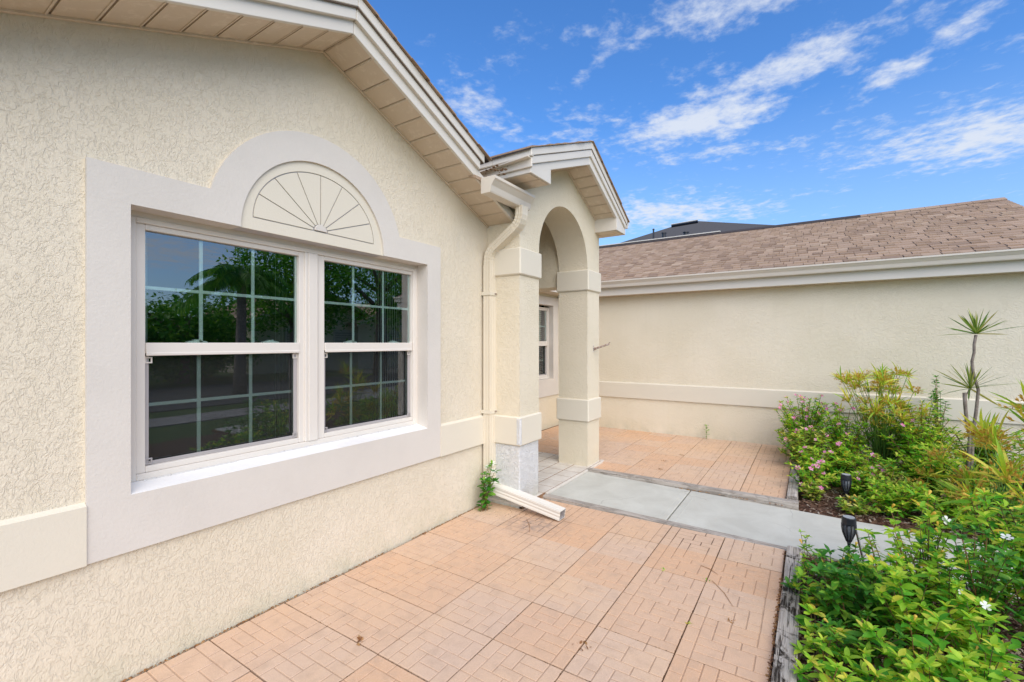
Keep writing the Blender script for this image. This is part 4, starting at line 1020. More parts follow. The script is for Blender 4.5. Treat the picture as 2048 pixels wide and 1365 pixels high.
# front bed -- individuals, described by what tells them apart
FRONT = 'leafy shrubs in the foreground bed'
front = [
 # x, y, H, spread, stems, geo, mat, scale, seed, lean, flower, nfl, label
 (3.56, -.20, .15, .13, 11, 'mid', 'leaf', 1.0, 101, (0, 0), 'white', 2, 'low bushy shrub beside the solar light near the walkway, topped with a white flower'),
 (3.62, -.58, .33, .18, 14, 'mid', 'leaf', 1.05, 102, (.1, 0), 'bud', 4, 'spreading shrub with yellow buds hiding the near edge of the walkway'),
 (3.58, -.86, .40, .22, 15, 'mid', 'leaf', 1.1, 103, (0, .1), 'bud', 4, 'taller shrub with yellow buds at the right, in front of the walkway'),
 (3.30, -.13, .25, .15, 12, 'mid', 'leaf_deep', 1.0, 104, (0, 0), 'bud', 2, 'dark green shrub pressed against the far end of the mouldy timber'),
 (3.25, -.38, .33, .21, 15, 'mid', 'leaf', 1.0, 105, (0, 0), 'bud', 3, 'shrub with lime green tips on reddish stems behind the middle of the bed'),
 (3.22, -.70, .36, .22, 14, 'mid', 'leaf_deep', 1.0, 106, (0, 0), 'white', 2, 'open shrub with bare brown stems and two white flowers'),
 (2.98, -.16, .23, .14, 11, 'big', 'leaf_deep', .85, 107, (0, 0), None, 0, 'glossy dark green plant with broad leaves beside the mould patch of the timber'),
 (2.92, -.40, .30, .20, 14, 'big', 'leaf', .72, 108, (0, 0), 'bud', 2, 'yellow green shrub in the middle of the foreground bed'),
 (2.84, -.62, .27, .17, 12, 'big', 'leaf', .72, 109, (0, 0), 'white', 2, 'shrub with yellowing lower leaves at the edge of the bare mulch'),
 (2.70, -.19, .17, .15, 12, 'mid', 'leaf_deep', 1.0, 110, (0, 0), 'bud', 1, 'low green shrub beside the timber near the bottom edge'),
 (2.60, -.38, .24, .17, 13, 'big', 'leaf', .70, 111, (0, 0), 'bud', 2, 'bright lime shrub with a large yellow flower bud, bottom of the picture'),
 (2.52, -.56, .22, .15, 12, 'big', 'leaf', .70, 112, (0, 0), 'bud', 2, 'yellow tipped shrub nearest to the camera at the bottom, left of the bare mulch'),
 (2.46, -.22, .15, .13, 10, 'mid', 'leaf', 1.0, 113, (0, 0), None, 0, 'small green shrub at the bottom edge touching the timber'),
 (3.02, -.93, .34, .12, 6, 'big', 'leaf_deep', .85, 114, (0, 0), None, 0, 'sparse shrub with a single dark upright stem standing in the bare mulch'),
 (3.36, -1.10, .46, .17, 9, 'big', 'leaf_deep', .9, 115, (0, .05), None, 0, 'large leaved shrub leaning in from the right edge before the walkway'),
 (2.70, -.80, .11, .07, 5, 'oval', 'leaf', .8, 116, (0, 0), None, 0, 'little rosette plant with yellow edged leaves alone in the mulch, bottom right'),
 (3.38, -.52, .34, .18, 13, 'mid', 'leaf', 1.0, 118, (0, 0), 'bud', 3, 'lime green shrub just behind the low one with the white flower'),
 (3.45, -.95, .42, .20, 13, 'mid', 'leaf', 1.05, 119, (0, 0), 'bud', 2, 'tall shrub at the right edge whose leaves overlap the walkway'),
 (3.08, -.55, .32, .18, 12, 'big', 'leaf', .72, 120, (0, 0), 'bud', 2, 'yellowish shrub left of the bare mulch and behind the middle shrub'),
 (2.42, -.42, .20, .14, 11, 'big', 'leaf', .70, 121, (0, 0), None, 0, 'lime shrub without buds cut by the bottom edge of the picture'),
 (3.05, -.27, .24, .15, 12, 'mid', 'leaf_deep', 1.0, 122, (0, 0), 'bud', 1, 'green shrub between the glossy dark plant and the middle of the bed'),
 (3.72, -1.05, .40, .18, 12, 'mid', 'leaf', 1.0, 123, (0, 0), None, 0, 'green shrub half cut by the right edge in front of the walkway'),
 (3.08, -.05, .16, .10, 9, 'mid', 'leaf', 1.0, 124, (0, .1), None, 0, 'low shrub with fresh green tips in front of the dark glossy plant by the timber'),
 (2.60, -.07, .13, .10, 9, 'mid', 'leaf', 1.0, 125, (0, .05), None, 0, 'low sprawling plant hugging the lower end of the mouldy timber'),
 (2.36, -.08, .13, .11, 9, 'mid', 'leaf', 1.0, 126, (0, 0), None, 0, 'plant in the bottom edge of the picture right beside the mouldy timber'),
 (3.44, .00, .16, .09, 8, 'small', 'leaf', 1.0, 117, (0, 0), None, 0, 'small sprawling plant spilling over the far part of the mouldy timber'),
]
for (x, y, H, sp, n, geo, mt, sc, sd_, ln, fl, nf, lab) in front:
    shrub(x, y, -.04, H*(1.0 if sd_ == 101 else 1.55 if (x > 3.15 and y < -.45) else 1.3), sp*1.15, int(n*(1.6 if x < 3.4 else 1.25)), geo, M[mt], True, sd_, lab, 'shrub', FRONT, fl, nf, sc*1.02, 8, .021, lean=ln, inner=.22)
shrub(3.18, .020, -.04, .17, .07, 5, 'oval', M['leaf_deep'], True, 130, 'periwinkle with one pale pink flower leaning over the mouldy timber', 'plant', None, 'white', 1, .95, 6, .045, 'periwinkle', (0, .35))
shrub(2.84, -.005, -.04, .13, .04, 3, 'oval', M['leaf'], True, 131, 'single rosette of broad rounded bright green leaves beside the timber', 'plant', None, None, 0, 1.15, 9, .05, 'rosette_plant')
shrub(3.84, .045, -.03, .19, .05, 3, 'mid', M['leaf'], True, 132, 'pair of thin leafy sprouts rising at the far end of the mouldy timber', 'plant', None, None, 0, .62, 8, .04, 'seedling')

# back bed
BACK = 'flowering plants in the bed along the far wall'
back = [
 (7.12, .06, .60, .30, 40, 'small', 'leaf', 1.15, 201, ['pink'], 11, 'tall dark green periwinkle bush with pale pink flowers by the wall'),
 (6.75, -.34, .55, .28, 30, 'small', 'leaf', 1.2, 202, ['pink'], 4, 'green bush just left of the tall papyrus stems'),
 (6.45, .04, .38, .24, 30, 'small', 'leaf_yellow', 1.3, 203, ['pink'], 5, 'yellow green bush overhanging the end of the far patio'),
 (5.95, -.02, .28, .20, 26, 'small', 'leaf', 1.2, 204, ['pink'], 5, 'low bush with magenta flowers beside the patio paving'),
 (5.50, .0, .24, .15, 18, 'small', 'leaf', 1.1, 205, ['pink'], 5, 'small periwinkle with bright pink flowers beside the short pale timber'),
 (5.66, -.40, .17, .20, 22, 'small', 'leaf', 1.2, 206, ['pink'], 3, 'spreading green plant around the foot of the far solar light'),
 (5.10, -.34, .09, .14, 14, 'small', 'leaf_yellow', 1.2, 207, ['bud'], 3, 'low plant with yellow trumpet flowers at the edge of the walkway'),
 (5.15, -.62, .24, .22, 22, 'small', 'leaf', 1.25, 208, ['pink'], 1, 'bushy green plant right of the near solar light across the walkway'),
 (6.0, -.55, .26, .22, 24, 'small', 'leaf', 1.2, 209, ['pink'], 2, 'green plant in front of the papyrus stems'),
 (6.25, -.95, .32, .24, 26, 'small', 'leaf', 1.2, 210, ['pink'], 3, 'green plant with small pink flowers right of the papyrus stems'),
 (6.95, -1.05, .62, .30, 34, 'small', 'leaf_yellow', 1.3, 211, None, 0, 'cream and green variegated bush against the wall'),
 (7.25, -.80, .45, .22, 20, 'small', 'leaf_deep', 1.2, 212, None, 0, 'dark bush behind the papyrus against the wall'),
 (6.95, -1.55, .45, .28, 26, 'small', 'leaf', 1.3, 213, None, 0, 'green bush at the foot of the twin stemmed dracaena'),
 (5.65, -1.15, .24, .22, 22, 'small', 'leaf_yellow', 1.2, 214, None, 0, 'low variegated plant in the middle of the far bed'),
 (6.15, -1.55, .30, .25, 24, 'small', 'leaf', 1.3, 215, None, 0, 'low green plant in front of the dracaena'),
 (5.30, -1.0, .16, .18, 16, 'small', 'leaf', 1.2, 216, ['pink'], 1, 'low green plant beside the small papyrus near the walkway'),
 (6.7, -1.95, .45, .28, 24, 'small', 'leaf', 1.3, 217, None, 0, 'green bush at the right edge of the far bed'),
 (6.80, .12, .44, .22, 26, 'small', 'leaf', 1.2, 224, ['pink'], 5, 'loose green bush with pink flowers spreading over the far patio corner'),
 (6.55, -.95, .50, .26, 26, 'small', 'leaf', 1.25, 225, ['pink'], 2, 'light green bush at the right foot of the papyrus stems'),
 (6.35, -.28, .34, .22, 22, 'small', 'leaf', 1.2, 219, ['pink'], 3, 'green bush between the overhanging yellow bush and the papyrus'),
 (5.75, -.62, .22, .20, 20, 'small', 'leaf_yellow', 1.2, 220, ['pink'], 2, 'yellow green low plant in the centre of the far bed'),
 (5.30, -.02, .14, .10, 12, 'small', 'leaf_yellow', 1.1, 221, ['pink'], 2, 'tiny yellow green plant at the outer end of the short pale timber'),
 (5.95, -1.9, .34, .24, 22, 'small', 'leaf', 1.2, 222, None, 0, 'green bush behind the large papyrus clump'),
 (5.05, -.92, .17, .15, 14, 'small', 'leaf', 1.2, 223, ['pink'], 1, 'small green plant with one pink flower at the far edge of the walkway'),
 (5.45, -1.15, .26, .22, 20, 'small', 'leaf', 1.25, 226, None, 0, 'green plant under the near umbrella heads of the large papyrus'),
 (5.05, -1.30, .20, .20, 18, 'small', 'leaf_yellow', 1.25, 227, None, 0, 'low yellow green plant at the foot of the large papyrus clump'),
 (5.25, -.62, .17, .18, 18, 'small', 'leaf', 1.25, 228, ['bud'], 2, 'small leafy plant with yellow buds across the walkway from the tall shrubs'),
 (6.05, -1.05, .36, .22, 20, 'small', 'leaf', 1.25, 229, None, 0, 'green plant around the dusty pink papyrus heads'),
 (7.30, -1.28, .80, .10, 5, 'small', 'leaf_deep', 1.1, 218, None, 0, 'thin dark sprig rising above the variegated bush'),
]
for i, (x, y, H, sp, n, geo, mt, sc, sd_, fl, nf, lab) in enumerate(back):
    shrub(x, y, -.03, H*1.22, sp*1.18, int(n*2.1), geo, M[mt], False, sd_, lab, 'shrub', BACK, fl, int(nf*1.8), sc*1.25, 7, .022, 'flowering_shrub', inner=.10)
# grassy tufts
def tuft(x, y, n, L, wd, mat, seed, label, name='grass_tuft', el0=.5):
    r = random.Random(seed); t = thing(name, label, 'plant', (x, y, -.03)); g = [leaf_geo(L, wd, .25, .9, 7, shape='strap'), leaf_geo(L*.8, wd, .25, .5, 7, shape='strap')]
    F = Foliage(t, mat, g, True, 'blade')
    for k in range(n):
        a = r.uniform(0, 6.283); el = el0+r.uniform(0, .9); d = Vector((math.cos(a)*math.cos(el), math.sin(a)*math.cos(el), math.sin(el)))
        F.put(k, Matrix.Translation((r.gauss(0, .012), r.gauss(0, .012), 0)) @ basis(d, r.gauss(0, .3)) @ Matrix.Scale(r.uniform(.7, 1.1), 4))
    F.done(); return t
tuft(6.05, -.82, 46, .34, .012, M['leaf_deep'], 301, 'tuft of blue green strap leaves in the middle of the far bed')
tuft(5.95, -.22, 30, .34, .020, M['leaf_deep'], 302, 'upright strappy plant behind the far solar light')

# papyrus
def umbel(root, p, tilt, R, nb, seed, single, mat, florets=True, bw=.010, up=.45):
    r = random.Random(seed)
    u = bpy.data.objects.new('umbel', None)
    m0 = Matrix.Translation(p) @ Vector((0, 0, 1)).rotation_difference(tilt).to_matrix().to_4x4()
    geos = umbel.cache.setdefault((round(R, 2), bw), [leaf_geo(R, bw, .3, .45, 6, shape='strap'), leaf_geo(R*.85, bw, .3, .2, 6, shape='strap'), leaf_geo(R*1.05, bw*1.1, .3, .7, 6, shape='strap')])
    mb = MB()
    if florets:
        for k in range(24):
            a = r.uniform(0, 6.283); el = r.uniform(.1, 1.3); L = R*r.uniform(.22, .48); d = Vector((math.cos(a)*math.cos(el), math.sin(a)*math.cos(el), math.sin(el)))
            mb.tube([(0, 0, 0), tuple(d*L*.5+Vector((0, 0, .004))), tuple(d*L)], [.0008, .0006, .0005], 3, cap=False)
            for q in range(7):
                dd = (d+Vector((r.gauss(0, .6), r.gauss(0, .6), r.gauss(0, .6)))).normalized()*R*.10; o = d*L*r.uniform(.75, 1.0)
                n_ = dd.cross(Vector((r.random(), r.random(), 1))).normalized()*R*.020
                mb.add([tuple(o), tuple(o+dd*.5+n_), tuple(o+dd), tuple(o+dd*.5-n_)], [(0, 1, 2, 3)])
    else:
        mb.tube([(0, 0, -.01), (0, 0, .012)], .005, 5)
    me = mb.mesh('umbel', fix=False); me.materials.append(M['floret'])
    u = bpy.data.objects.new('umbel', me); COL.objects.link(u); u.parent = root; u.matrix_basis = m0
    F = Foliage(u, mat, geos, single, 'blade')
    for k in range(nb):
        a = 6.283*k/nb+r.gauss(0, .16); el = up*r.uniform(.1, 1.9)
        d = Vector((math.cos(a)*math.cos(el), math.sin(a)*math.cos(el), math.sin(el)))
        F.put(r.randrange(3), basis(d, r.gauss(0, .4)) @ Matrix.Scale(r.uniform(.7, 1.1), 4))
    if F.mb.v:
        me = F.mb.mesh('blades', fix=False); me.materials.append(mat); o = bpy.data.objects.new('blade', me); COL.objects.link(o); o.parent = u
    return u
umbel.cache = {}
def papyrus(x, y, n, H, spread, R, nb, seed, label, single, heads=None, mat='blade', bw=.010, extra_stalks=0, up=.45, z=-.03):
    r = random.Random(seed); t = thing('papyrus', label, 'papyrus', (x, y, z))
    hs = heads or []
    if not hs:
        for k in range(n):
            a = r.uniform(0, 6.283); s_ = spread*math.sqrt(r.random()); hs.append((math.cos(a)*s_, math.sin(a)*s_, H*r.uniform(.52, 1.10)*(1-.10*s_/spread), R*r.uniform(.65, 1.1)))
    for k, (hx, hy, hz, hr) in enumerate(hs):
        b = Vector((r.gauss(0, .05)*min(1, spread/.25), r.gauss(0, .05)*min(1, spread/.25), 0)); tip = Vector((hx, hy, hz)); mid = b.lerp(tip, .55)+Vector((-hx, -hy, .1))*.16
        path = [(1-u)*(1-u)*b+2*u*(1-u)*mid+u*u*tip for u in [i/7 for i in range(8)]]
        mb = MB(); mb.tube(path, [.0042, .004, .0038, .0036, .0034, .0032, .003, .0028], 5); part('stalk', mb, M['stalk'], t, smooth=True, fix=False)
        d = (path[-1]-path[-3]).normalized(); d = (d+Vector((0, 0, .5))).normalized()
        umbel(t, tip, d, hr, nb, seed*50+k, single, M[mat], True, bw, up)
    if extra_stalks:
        for k in range(extra_stalks):
            a = r.uniform(0, 6.283); b = Vector((r.gauss(0, .06), r.gauss(0, .06), 0)); tp = Vector((math.cos(a)*spread*.7*r.random(), math.sin(a)*spread*.7*r.random(), H*r.uniform(.4, .75)))
            mb = MB(); mb.tube([b, b.lerp(tp, .5), tp], [.004, .0036, .003], 5); part('stalk', mb, M['stalk'], t, fix=False)
    return t
papyrus(6.82, -.66, 52, 1.13, .44, .21, 12, 401, 'tall clump of umbrella papyrus with rusty flower heads against the wall', False, extra_stalks=46, bw=.013, up=.75)
# the near clump at the right edge: few, large heads
near = [(.05, .08, .67, .38), (-.25, .09, .48, .37), (.15, .12, .72, .33), (.35, .34, .47, .30), (-.15, .25, .30, .34), (.0, -.10, .98, .36), (.3, -.2, .82, .36), (-.1, -.15, .60, .36), (.5, 0, .62, .32), (-.3, .0, .34, .30), (-.05, .02, .50, .30), (.2, .2, .36, .28)]
papyrus(5.15, -1.32, 0, 1.0, .4, .30, 15, 402, 'large papyrus clump with broad yellow green umbrella heads at the right edge', True, heads=near, bw=.021, extra_stalks=22, up=.85)
papyrus(5.45, -.80, 0, .3, .12, .2, 14, 403, 'small spidery papyrus in the middle of the far bed', True, heads=[(0, 0, .22, .22), (.15, -.1, .30, .22), (-.16, -.2, .20, .20)], bw=.010, up=.4)
papyrus(6.0, -1.22, 0, .4, .12, .2, 12, 404, 'papyrus head with a dusty pink flower cluster on a short stem', True, heads=[(0, 0, .42, .20), (.25, -.18, .52, .2)], bw=.009, up=.35)

# twin stemmed dracaena
dr = thing('dracaena', 'dracaena with two thin crooked grey trunks and spiky leaf crowns before the wall', 'dracaena', (6.5, -1.39, -.03))
def trunk(pts, rads):
    mb = MB(); mb.tube([Vector(p)-Vector((6.5, -1.39, -.03)) for p in pts], rads, 8); return part('trunk', mb, M['bark'], dr, smooth=True, fix=False)
trunk([(6.5, -1.36, -.05), (6.5, -1.378, .35), (6.5, -1.384, .50), (6.5, -1.395, .65), (6.5, -1.410, .79), (6.5, -1.420, .92), (6.5, -1.427, 1.02), (6.5, -1.405, 1.12), (6.5, -1.388, 1.20), (6.5, -1.380, 1.31), (6.5, -1.396, 1.40), (6.5, -1.396, 1.48), (6.5, -1.410, 1.58)], [.022, .018, .016, .015, .0145, .014, .0135, .013, .0125, .0125, .012, .0125, .013])
trunk([(6.5, -1.34, -.05), (6.5, -1.358, .35), (6.5, -1.364, .54), (6.5, -1.340, .70), (6.5, -1.330, .86), (6.5, -1.325, .985)], [.020, .017, .015, .0155, .016, .017])
trunk([(6.5, -1.328, .975), (6.5, -1.342, .975), (6.5, -1.356, .995), (6.5, -1.366, 1.03)], [.008, .009, .009, .010])
def crown(cx, cy, cz, n, L, seed, lo=-.3):
    r = random.Random(seed); g = [leaf_geo(L, .017, .35, .10, 7, shape='strap'), leaf_geo(L*.8, .016, .35, .05, 7, shape='strap')]
    u = bpy.data.objects.new('crown', None); COL.objects.link(u); u.parent = dr; u.location = (cx-6.5, cy+1.39, cz+.03)
    F = Foliage(u, M['blade_drac'], g, True, 'blade')
    for k in range(n):
        a = k*2.4+r.gauss(0, .1); t = k/n; el = 1.45-1.5*t**1.1+r.gauss(0, .08)
        if k > n-4: el = lo*r.random()
        d = Vector((math.cos(a)*math.cos(el), math.sin(a)*math.cos(el), math.sin(el)))
        F.put(k, basis(d, r.gauss(0, .5)) @ Matrix.Scale(r.uniform(.75, 1.05)*(.75+.3*t), 4))
    return u
crown(6.5, -1.413, 1.59, 34, .37, 1, -.05); crown(6.5, -1.367, 1.03, 32, .36, 2, -.7)

# seedlings and weeds
def sprig(x, y, z, H, npair, geo, mat, seed, label, cat, flower=None, nfl=0, sc=1.0, name='seedling', lean=(0, 0)):
    r = random.Random(seed); t = thing(name, label, cat, (x, y, z)); F = Foliage(t, mat, GEO[geo], True); mb = MB()
    tip = Vector((lean[0]*H, lean[1]*H, H)); mb.tube([(0, 0, 0), tuple(tip*.5), tuple(tip)], [.003, .0026, .0018], 5); part('stem', mb, M['stalk'], t, fix=False)
    for i in range(npair):
        p = tip*((i+1)/npair); a0 = i*1.57+.4
        for q in range(2 if i < npair-1 else 4):
            a = a0+(math.pi if npair-1 > i else math.pi/2)*q+r.gauss(0, .12); el = .25+.5*(i/npair)+r.gauss(0, .1)
            d = Vector((math.cos(a)*math.cos(el), math.sin(a)*math.cos(el), math.sin(el))); F.put(r.randrange(3), Matrix.Translation(p) @ basis(d, r.gauss(0, .2)) @ Matrix.Scale(sc*r.uniform(.8, 1.1), 4))
    for i in range(nfl):
        o = bpy.data.objects.new('flower', FL[flower]); COL.objects.link(o); o.parent = t; o.location = tip*(1-.22*i)+Vector((r.gauss(0, .02), -.02-r.random()*.02, .012)); o.rotation_euler = (.7, r.gauss(0, .3), r.random()*6)
    return t
sprig(7.52, 1.345, .02, .19, 6, 'oval', M['leaf_deep'], 501, 'lone seedling growing from the joint at the foot of the far wall', 'weed', sc=.95)
w1 = shrub(3.29, 2.45, .0, .37, .08, 14, 'oval', M['leaf_deep'], True, 502, 'white flowered periwinkle growing in the wall corner by the downspout', 'plant', None, 'white', 6, 1.05, 6, .034, 'periwinkle', (.12, -.02), inner=.05)
def weed(px, py, z, sz, dry, seed, label):
    # pixel of the photograph -> point on the paving
    u = (px-1024)/915.0; v = (686-py)/915.0; tt = (z-1.5)/v; c, s = math.cos(math.pi/2-TH), 0
    X = tt*(math.cos(TH)+u*math.sin(TH)); Y = tt*(math.sin(TH)-u*math.cos(TH))
    r = random.Random(seed); t = thing('weed' if not dry else 'dry_weed', label, 'weed', (X, Y, z-.002))
    F = Foliage(t, M['litter'] if dry else M['leaf'], GEO['small'], True)
    for k in range(11 if dry else 7):
        a = r.uniform(0, 6.28); el = r.uniform(.05, .8); d = Vector((math.cos(a)*math.cos(el), math.sin(a)*math.cos(el), math.sin(el)))
        F.put(k, Matrix.Translation((r.gauss(0, sz*.35), r.gauss(0, sz*.35), 0)) @ basis(d, r.gauss(0, .5)) @ Matrix.Scale(sz/.045*r.uniform(.5, .9), 4))
weed(1326, 1139, 0, .030, False, 1, 'tiny green weed in a paving joint near the walkway')
weed(1412, 1160, 0, .024, False, 2, 'tiny green weed in the paving joint second from the timber')
weed(1378, 1246, 0, .026, False, 3, 'yellow green weed in a joint in the middle of the near patio')
weed(1462, 1243, 0, .026, True, 4, 'wispy dried weed in a joint close to the mouldy timber')
weed(1165, 1290, 0, .045, True, 5, 'dried brown weed at a tile corner near the bottom of the patio')
weed(718, 1282, 0, .042, True, 6, 'dried tuft in a joint near the stucco wall')
weed(1329, 922, .02, .035, True, 7, 'left dry sprig on the far patio')
weed(1321, 939, .02, .035, True, 8, 'dry sprig on the far patio nearest the walkway')
weed(1364, 911, .02, .040, True, 9, 'flattened dry sprig on a joint of the far patio')
weed(850, 1068, 0, .030, True, 10, 'brown clump of litter at the wall foot below the window')
weed(286, 1333, 0, .022, False, 11, 'tiny green weed at the wall foot in the lower left corner')
# needles and a dead leaf
for (a, b, lab) in (((3.10, .52), (2.86, .37), 'long orange pine needle lying on the near patio'), ((3.27, .62), (3.20, .50), 'short pale needle lying on the near patio'), ((3.32, 2.02), (3.10, 1.86), 'dark needle lying beside the spout')):
    mb = MB(); d = Vector((b[0]-a[0], b[1]-a[1], 0)); n_ = Vector((-d.y, d.x, 0)).normalized()
    mb.tube([(0, 0, .003), tuple(d*.5+n_*.012+Vector((0, 0, .004))), tuple(d+Vector((0, 0, .003)))], [.0016, .0018, .001], 4); o = part('pine_needle', mb, M['litter'], None, fix=False); o.location = (a[0], a[1], 0); tag(o, lab, 'needle')
mb = MB(); vs, fs = leaf_geo(.10, .05, .5, .5, 6, wav=.3); mb.add(vs, fs); o = part('fallen_leaf', mb, M['redpot'], None, fix=False); o.location = (4.855, 1.98, -.012); o.rotation_euler = (.35, -.2, -1.35); tag(o, 'curled orange dead leaf on the walkway against the raised timber', 'leaf')

# ------------------------------------------------------------------ solar torch lights
def solar(x, y, zt, label, sc=1.0):
    t = thing('solar_light', label, 'solar light', (x, y, -.04), .3, 'solar torch lights by the walkway')
    h = zt+.04
    mb = MB(); mb.lathe([(.004, 0), (.007, .02), (.007, h-.215*sc), (.010, h-.185*sc), (.013, h-.165*sc)], n=12); part('stake', mb, M['blackplastic'], t, smooth=True)
    prof = [(.013, h-.168*sc), (.022, h-.145*sc), (.036, h-.105*sc), (.0405, h-.07*sc), (.040, h-.045*sc)]
    rb = MB()
    for k in range(10):
        a = 2*math.pi*k/10; ca, sa = math.cos(a), math.sin(a)
        rb.tube([(r_*ca, r_*sa, z_) for r_, z_ in prof], [.004, .0036, .0036, .0036, .004], 4)
    part('rib', rb, M['blackplastic'], t)
    for i in range(11):
        u = i/10; z_ = h-.135*sc+u*.088*sc; rr = .026+.0145*math.sin(min(1, u*1.25)*math.pi/2)
        ring = MB(); ring.tube([(rr*math.cos(2*math.pi*k/16), rr*math.sin(2*math.pi*k/16), z_) for k in range(17)], .0016, 4, cap=False); part('louvre_ring', ring, M['blackplastic'], t)
    mb = MB(); mb.lathe([(.012, h-.16*sc), (.020, h-.14*sc), (.031, h-.10*sc), (.034, h-.05*sc)], n=14); part('diffuser', mb, M['solar'], t, smooth=True)
    mb = MB(); mb.lathe([(.0405, h-.05*sc), (.043, h-.045*sc), (.041, h-.004), (.038, h), (.034, h)], n=20); part('cap', mb, M['blackplastic'], t, smooth=False)
    mb = MB(); mb.lathe([(.034, h-.001), (.034, h+.002)], n=20); part('solar_panel', mb, M['solar'], t)
solar(3.90, -.218, .302, 'black solar torch light standing before the walkway at its near edge')
solar(5.32, -.276, .262, 'black solar torch light among the flowers beyond the walkway')

# ------------------------------------------------------------------ what the windows reflect: the street behind the camera
def tree(x, y, H, R, label, seed, mat='leaf_deep', ncl=240, kind='shade_tree', squash=.8, trunkh=.4, tr=.16, ls=1.0):
    r = random.Random(seed); t = thing(kind, label, 'tree', (x, y, -.1))
    mb = MB(); mb.tube([(0, 0, 0), (.05, .03, H*trunkh*.5), (0, .06, H*trunkh), (.1, 0, H*.75)], [tr*1.25, tr, tr*.8, tr*.3], 9)
    for k in range(7):
        a = k*.9+r.random(); d = Vector((math.cos(a), math.sin(a), r.uniform(.4, .9)))*R*.7
        b = Vector((0, .05, H*trunkh*r.uniform(.85, 1.3))); mb.tube([b, b+d*.5+Vector((0, 0, .1)), b+d], [tr*.42, tr*.3, tr*.12], 6)
    part('trunk', mb, M['bark'], t, smooth=True, fix=False)
    cen = Vector((0, 0, H-R*squash)); F = MB(); geo = leaf_geo(.20*ls, .10*ls, .2, .3, 2)
    for k in range(ncl):
        v = Vector((r.gauss(0, 1), r.gauss(0, 1), r.gauss(0, 1))).normalized()*(r.random()**.35); lump = 1+.25*mathutils.noise.noise(v*2.3+Vector((seed, 0, 0)))
        c = cen+Vector((v.x*R*lump, v.y*R*lump, v.z*R*squash*lump))
        for q in range(16):
            d = Vector((r.gauss(0, 1), r.gauss(0, 1), r.gauss(0, .6))).normalized(); p = c+Vector((r.gauss(0, 1), r.gauss(0, 1), r.gauss(0, 1)))*R*.075
            m_ = Matrix.Translation(p) @ basis(d, r.gauss(0, .8)); F.add([m_ @ Vector(q_) for q_ in geo[0]], geo[1])
    o = part('crown', F, M[mat], t, fix=False); o['kind'] = 'stuff'; return t
tree(11.6, -13.8, 6.2, 2.6, 'rounded dark green tree across the street, reflected in the window', 1, ncl=520)
tree(15.5, -12.6, 8.6, 4.0, 'large spreading shade tree across the street, reflected in the right pane', 2, ncl=520, tr=.3)
tree(7.9, -15.0, 3.6, 2.1, 'small bushy tree far left in the window reflection', 3, ncl=420)
tree(5.0, -14.8, 3.0, 1.6, 'low open bushy tree reflected in the left pane', 4, ncl=300)
tree(9.4, -17.5, 3.3, 2.2, 'green tree behind the palm, reflected in the window', 5, ncl=420)
tree(20.5, -15.0, 7.6, 3.4, 'tall tree beside the far house, reflected in the right pane', 6, ncl=380)
tree(2.6, -16.5, 3.4, 2.2, 'wide shrubby tree across the street at the far left', 7, ncl=380)
pt = thing('palm_tree', 'feathery queen palm across the lawn, reflected in the window', 'palm tree', (7.2, -9.3, -.1))
mb = MB(); mb.tube([(0, 0, 0), (.03, 0, 1.2), (0, .05, 2.4), (0, .03, 3.55)], [.19, .15, .13, .12], 10); part('trunk', mb, M['bark'], pt, smooth=True, fix=False)
r = random.Random(9); lg = leaf_geo(.42, .030, .2, .8, 3, shape='strap')
for k in range(34):
    a = k*2.4; el = r.uniform(-.1, 1.35); L = r.uniform(1.35, 1.85); d = Vector((math.cos(a)*math.cos(el), math.sin(a)*math.cos(el), math.sin(el))); mb = MB(); pp = []
    for i in range(15):
        u = i/14; pp.append(Vector((0, .03, 3.55))+d*L*u+Vector((0, 0, -.95*L*u*u*.75)))
    mb.tube(pp, [.02-.001*i for i in range(15)], 4)
    for i in range(1, 15):
        tdir = (pp[i]-pp[i-1]).normalized(); sd2 = tdir.cross(Vector((0, 0, 1))).normalized()
        for q in range(3):
            for sg in (-1, 1):
                dd = (sd2*sg+tdir*.6+Vector((0, 0, -.25+r.gauss(0, .15)))).normalized(); p = pp[i-1].lerp(pp[i], q/3)
                m_ = Matrix.Translation(p) @ basis(dd, 0) @ Matrix.Scale(1.0-.5*abs(i/14-.45), 4); mb.add([m_ @ Vector(v) for v in lg[0]], lg[1])
    part('frond', mb, M['leaf_deep'], pt, fix=False)
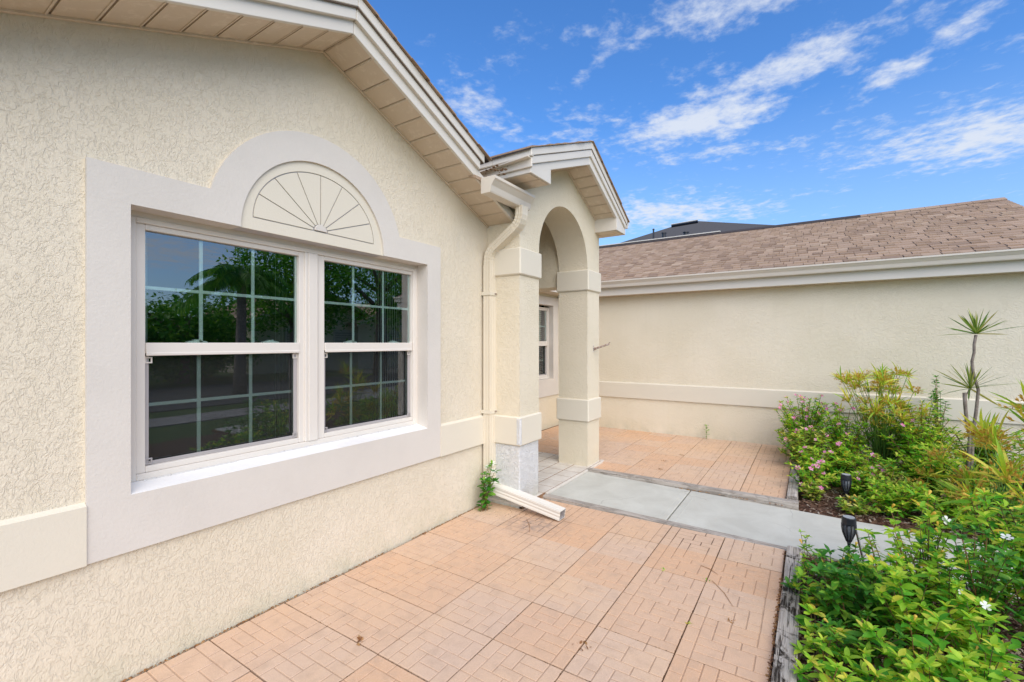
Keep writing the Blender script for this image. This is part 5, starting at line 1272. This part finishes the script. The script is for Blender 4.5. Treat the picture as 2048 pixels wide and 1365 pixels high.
def nhouse(x, y, w, d, h, rh, label, wins, gable=True):
    t = thing('neighbour_house', label, 'house', (x, y, -.1))
    mb = MB(); mb.box(-w/2, w/2, -d/2, d/2, 0, h)
    if gable: mb.prism([(-w/2, h), (w/2, h), (0, h+rh)], -d/2+.001, d/2-.001, 'y')
    part('wall', mb, M['stucco_far'], t)
    mb = MB(); o_ = .45
    for s in (-1, 1): mb.hexa([(s*(w/2+o_), -d/2-o_, h-.18), (0, -d/2-o_, h+rh+.02), (0, d/2+o_, h+rh+.02), (s*(w/2+o_), d/2+o_, h-.18), (s*(w/2+o_), -d/2-o_, h-.02), (0, -d/2-o_, h+rh+.2), (0, d/2+o_, h+rh+.2), (s*(w/2+o_), d/2+o_, h-.02)])
    part('roof', mb, M['shingle'], t)
    mb = MB()
    for s in (-1, 1): mb.hexa([(s*(w/2+o_), d/2+o_, h-.22), (0, d/2+o_, h+rh-.02), (0, d/2+o_+.04, h+rh-.02), (s*(w/2+o_), d/2+o_+.04, h-.22), (s*(w/2+o_), d/2+o_, h), (0, d/2+o_, h+rh+.2), (0, d/2+o_+.04, h+rh+.2), (s*(w/2+o_), d/2+o_+.04, h)])
    part('fascia', mb, M['alum'], t)
    for (wx, wz, ww, wh) in wins:
        mb = MB(); mb.box(wx-ww/2-.1, wx+ww/2+.1, d/2, d/2+.05, wz-.1, wz+wh+.1); f = part('window', mb, M['trim'], t)
        mb = MB()
        for q in range(9): mb.box(wx-ww/2, wx+ww/2, d/2+.051, d/2+.08, wz+wh*q/9, wz+wh*(q+.55)/9)
        part('shutter', mb, M['screenframe'], f)
nhouse(16.0, -22.0, 8, 8, 2.7, 1.7, 'pale gabled house across the street, reflected in the left window', [(-1.5, 1, 1.4, 1.3), (1.5, 1, 1.4, 1.3)])
nhouse(21.5, -20.5, 7, 6, 2.8, 1.4, 'pale house with a shuttered window across the street, reflected in the right window', [(-1.2, .9, 1.8, 1.4)])
nhouse(3.0, -26.0, 10, 8, 2.7, 1.7, 'pale house behind the low trees at the far left of the reflection', [(0, 1, 1.6, 1.3)])
nhouse(31.0, -22.0, 9, 8, 2.8, 1.7, 'pale house farthest along the street', [(0, 1, 1.6, 1.3)])
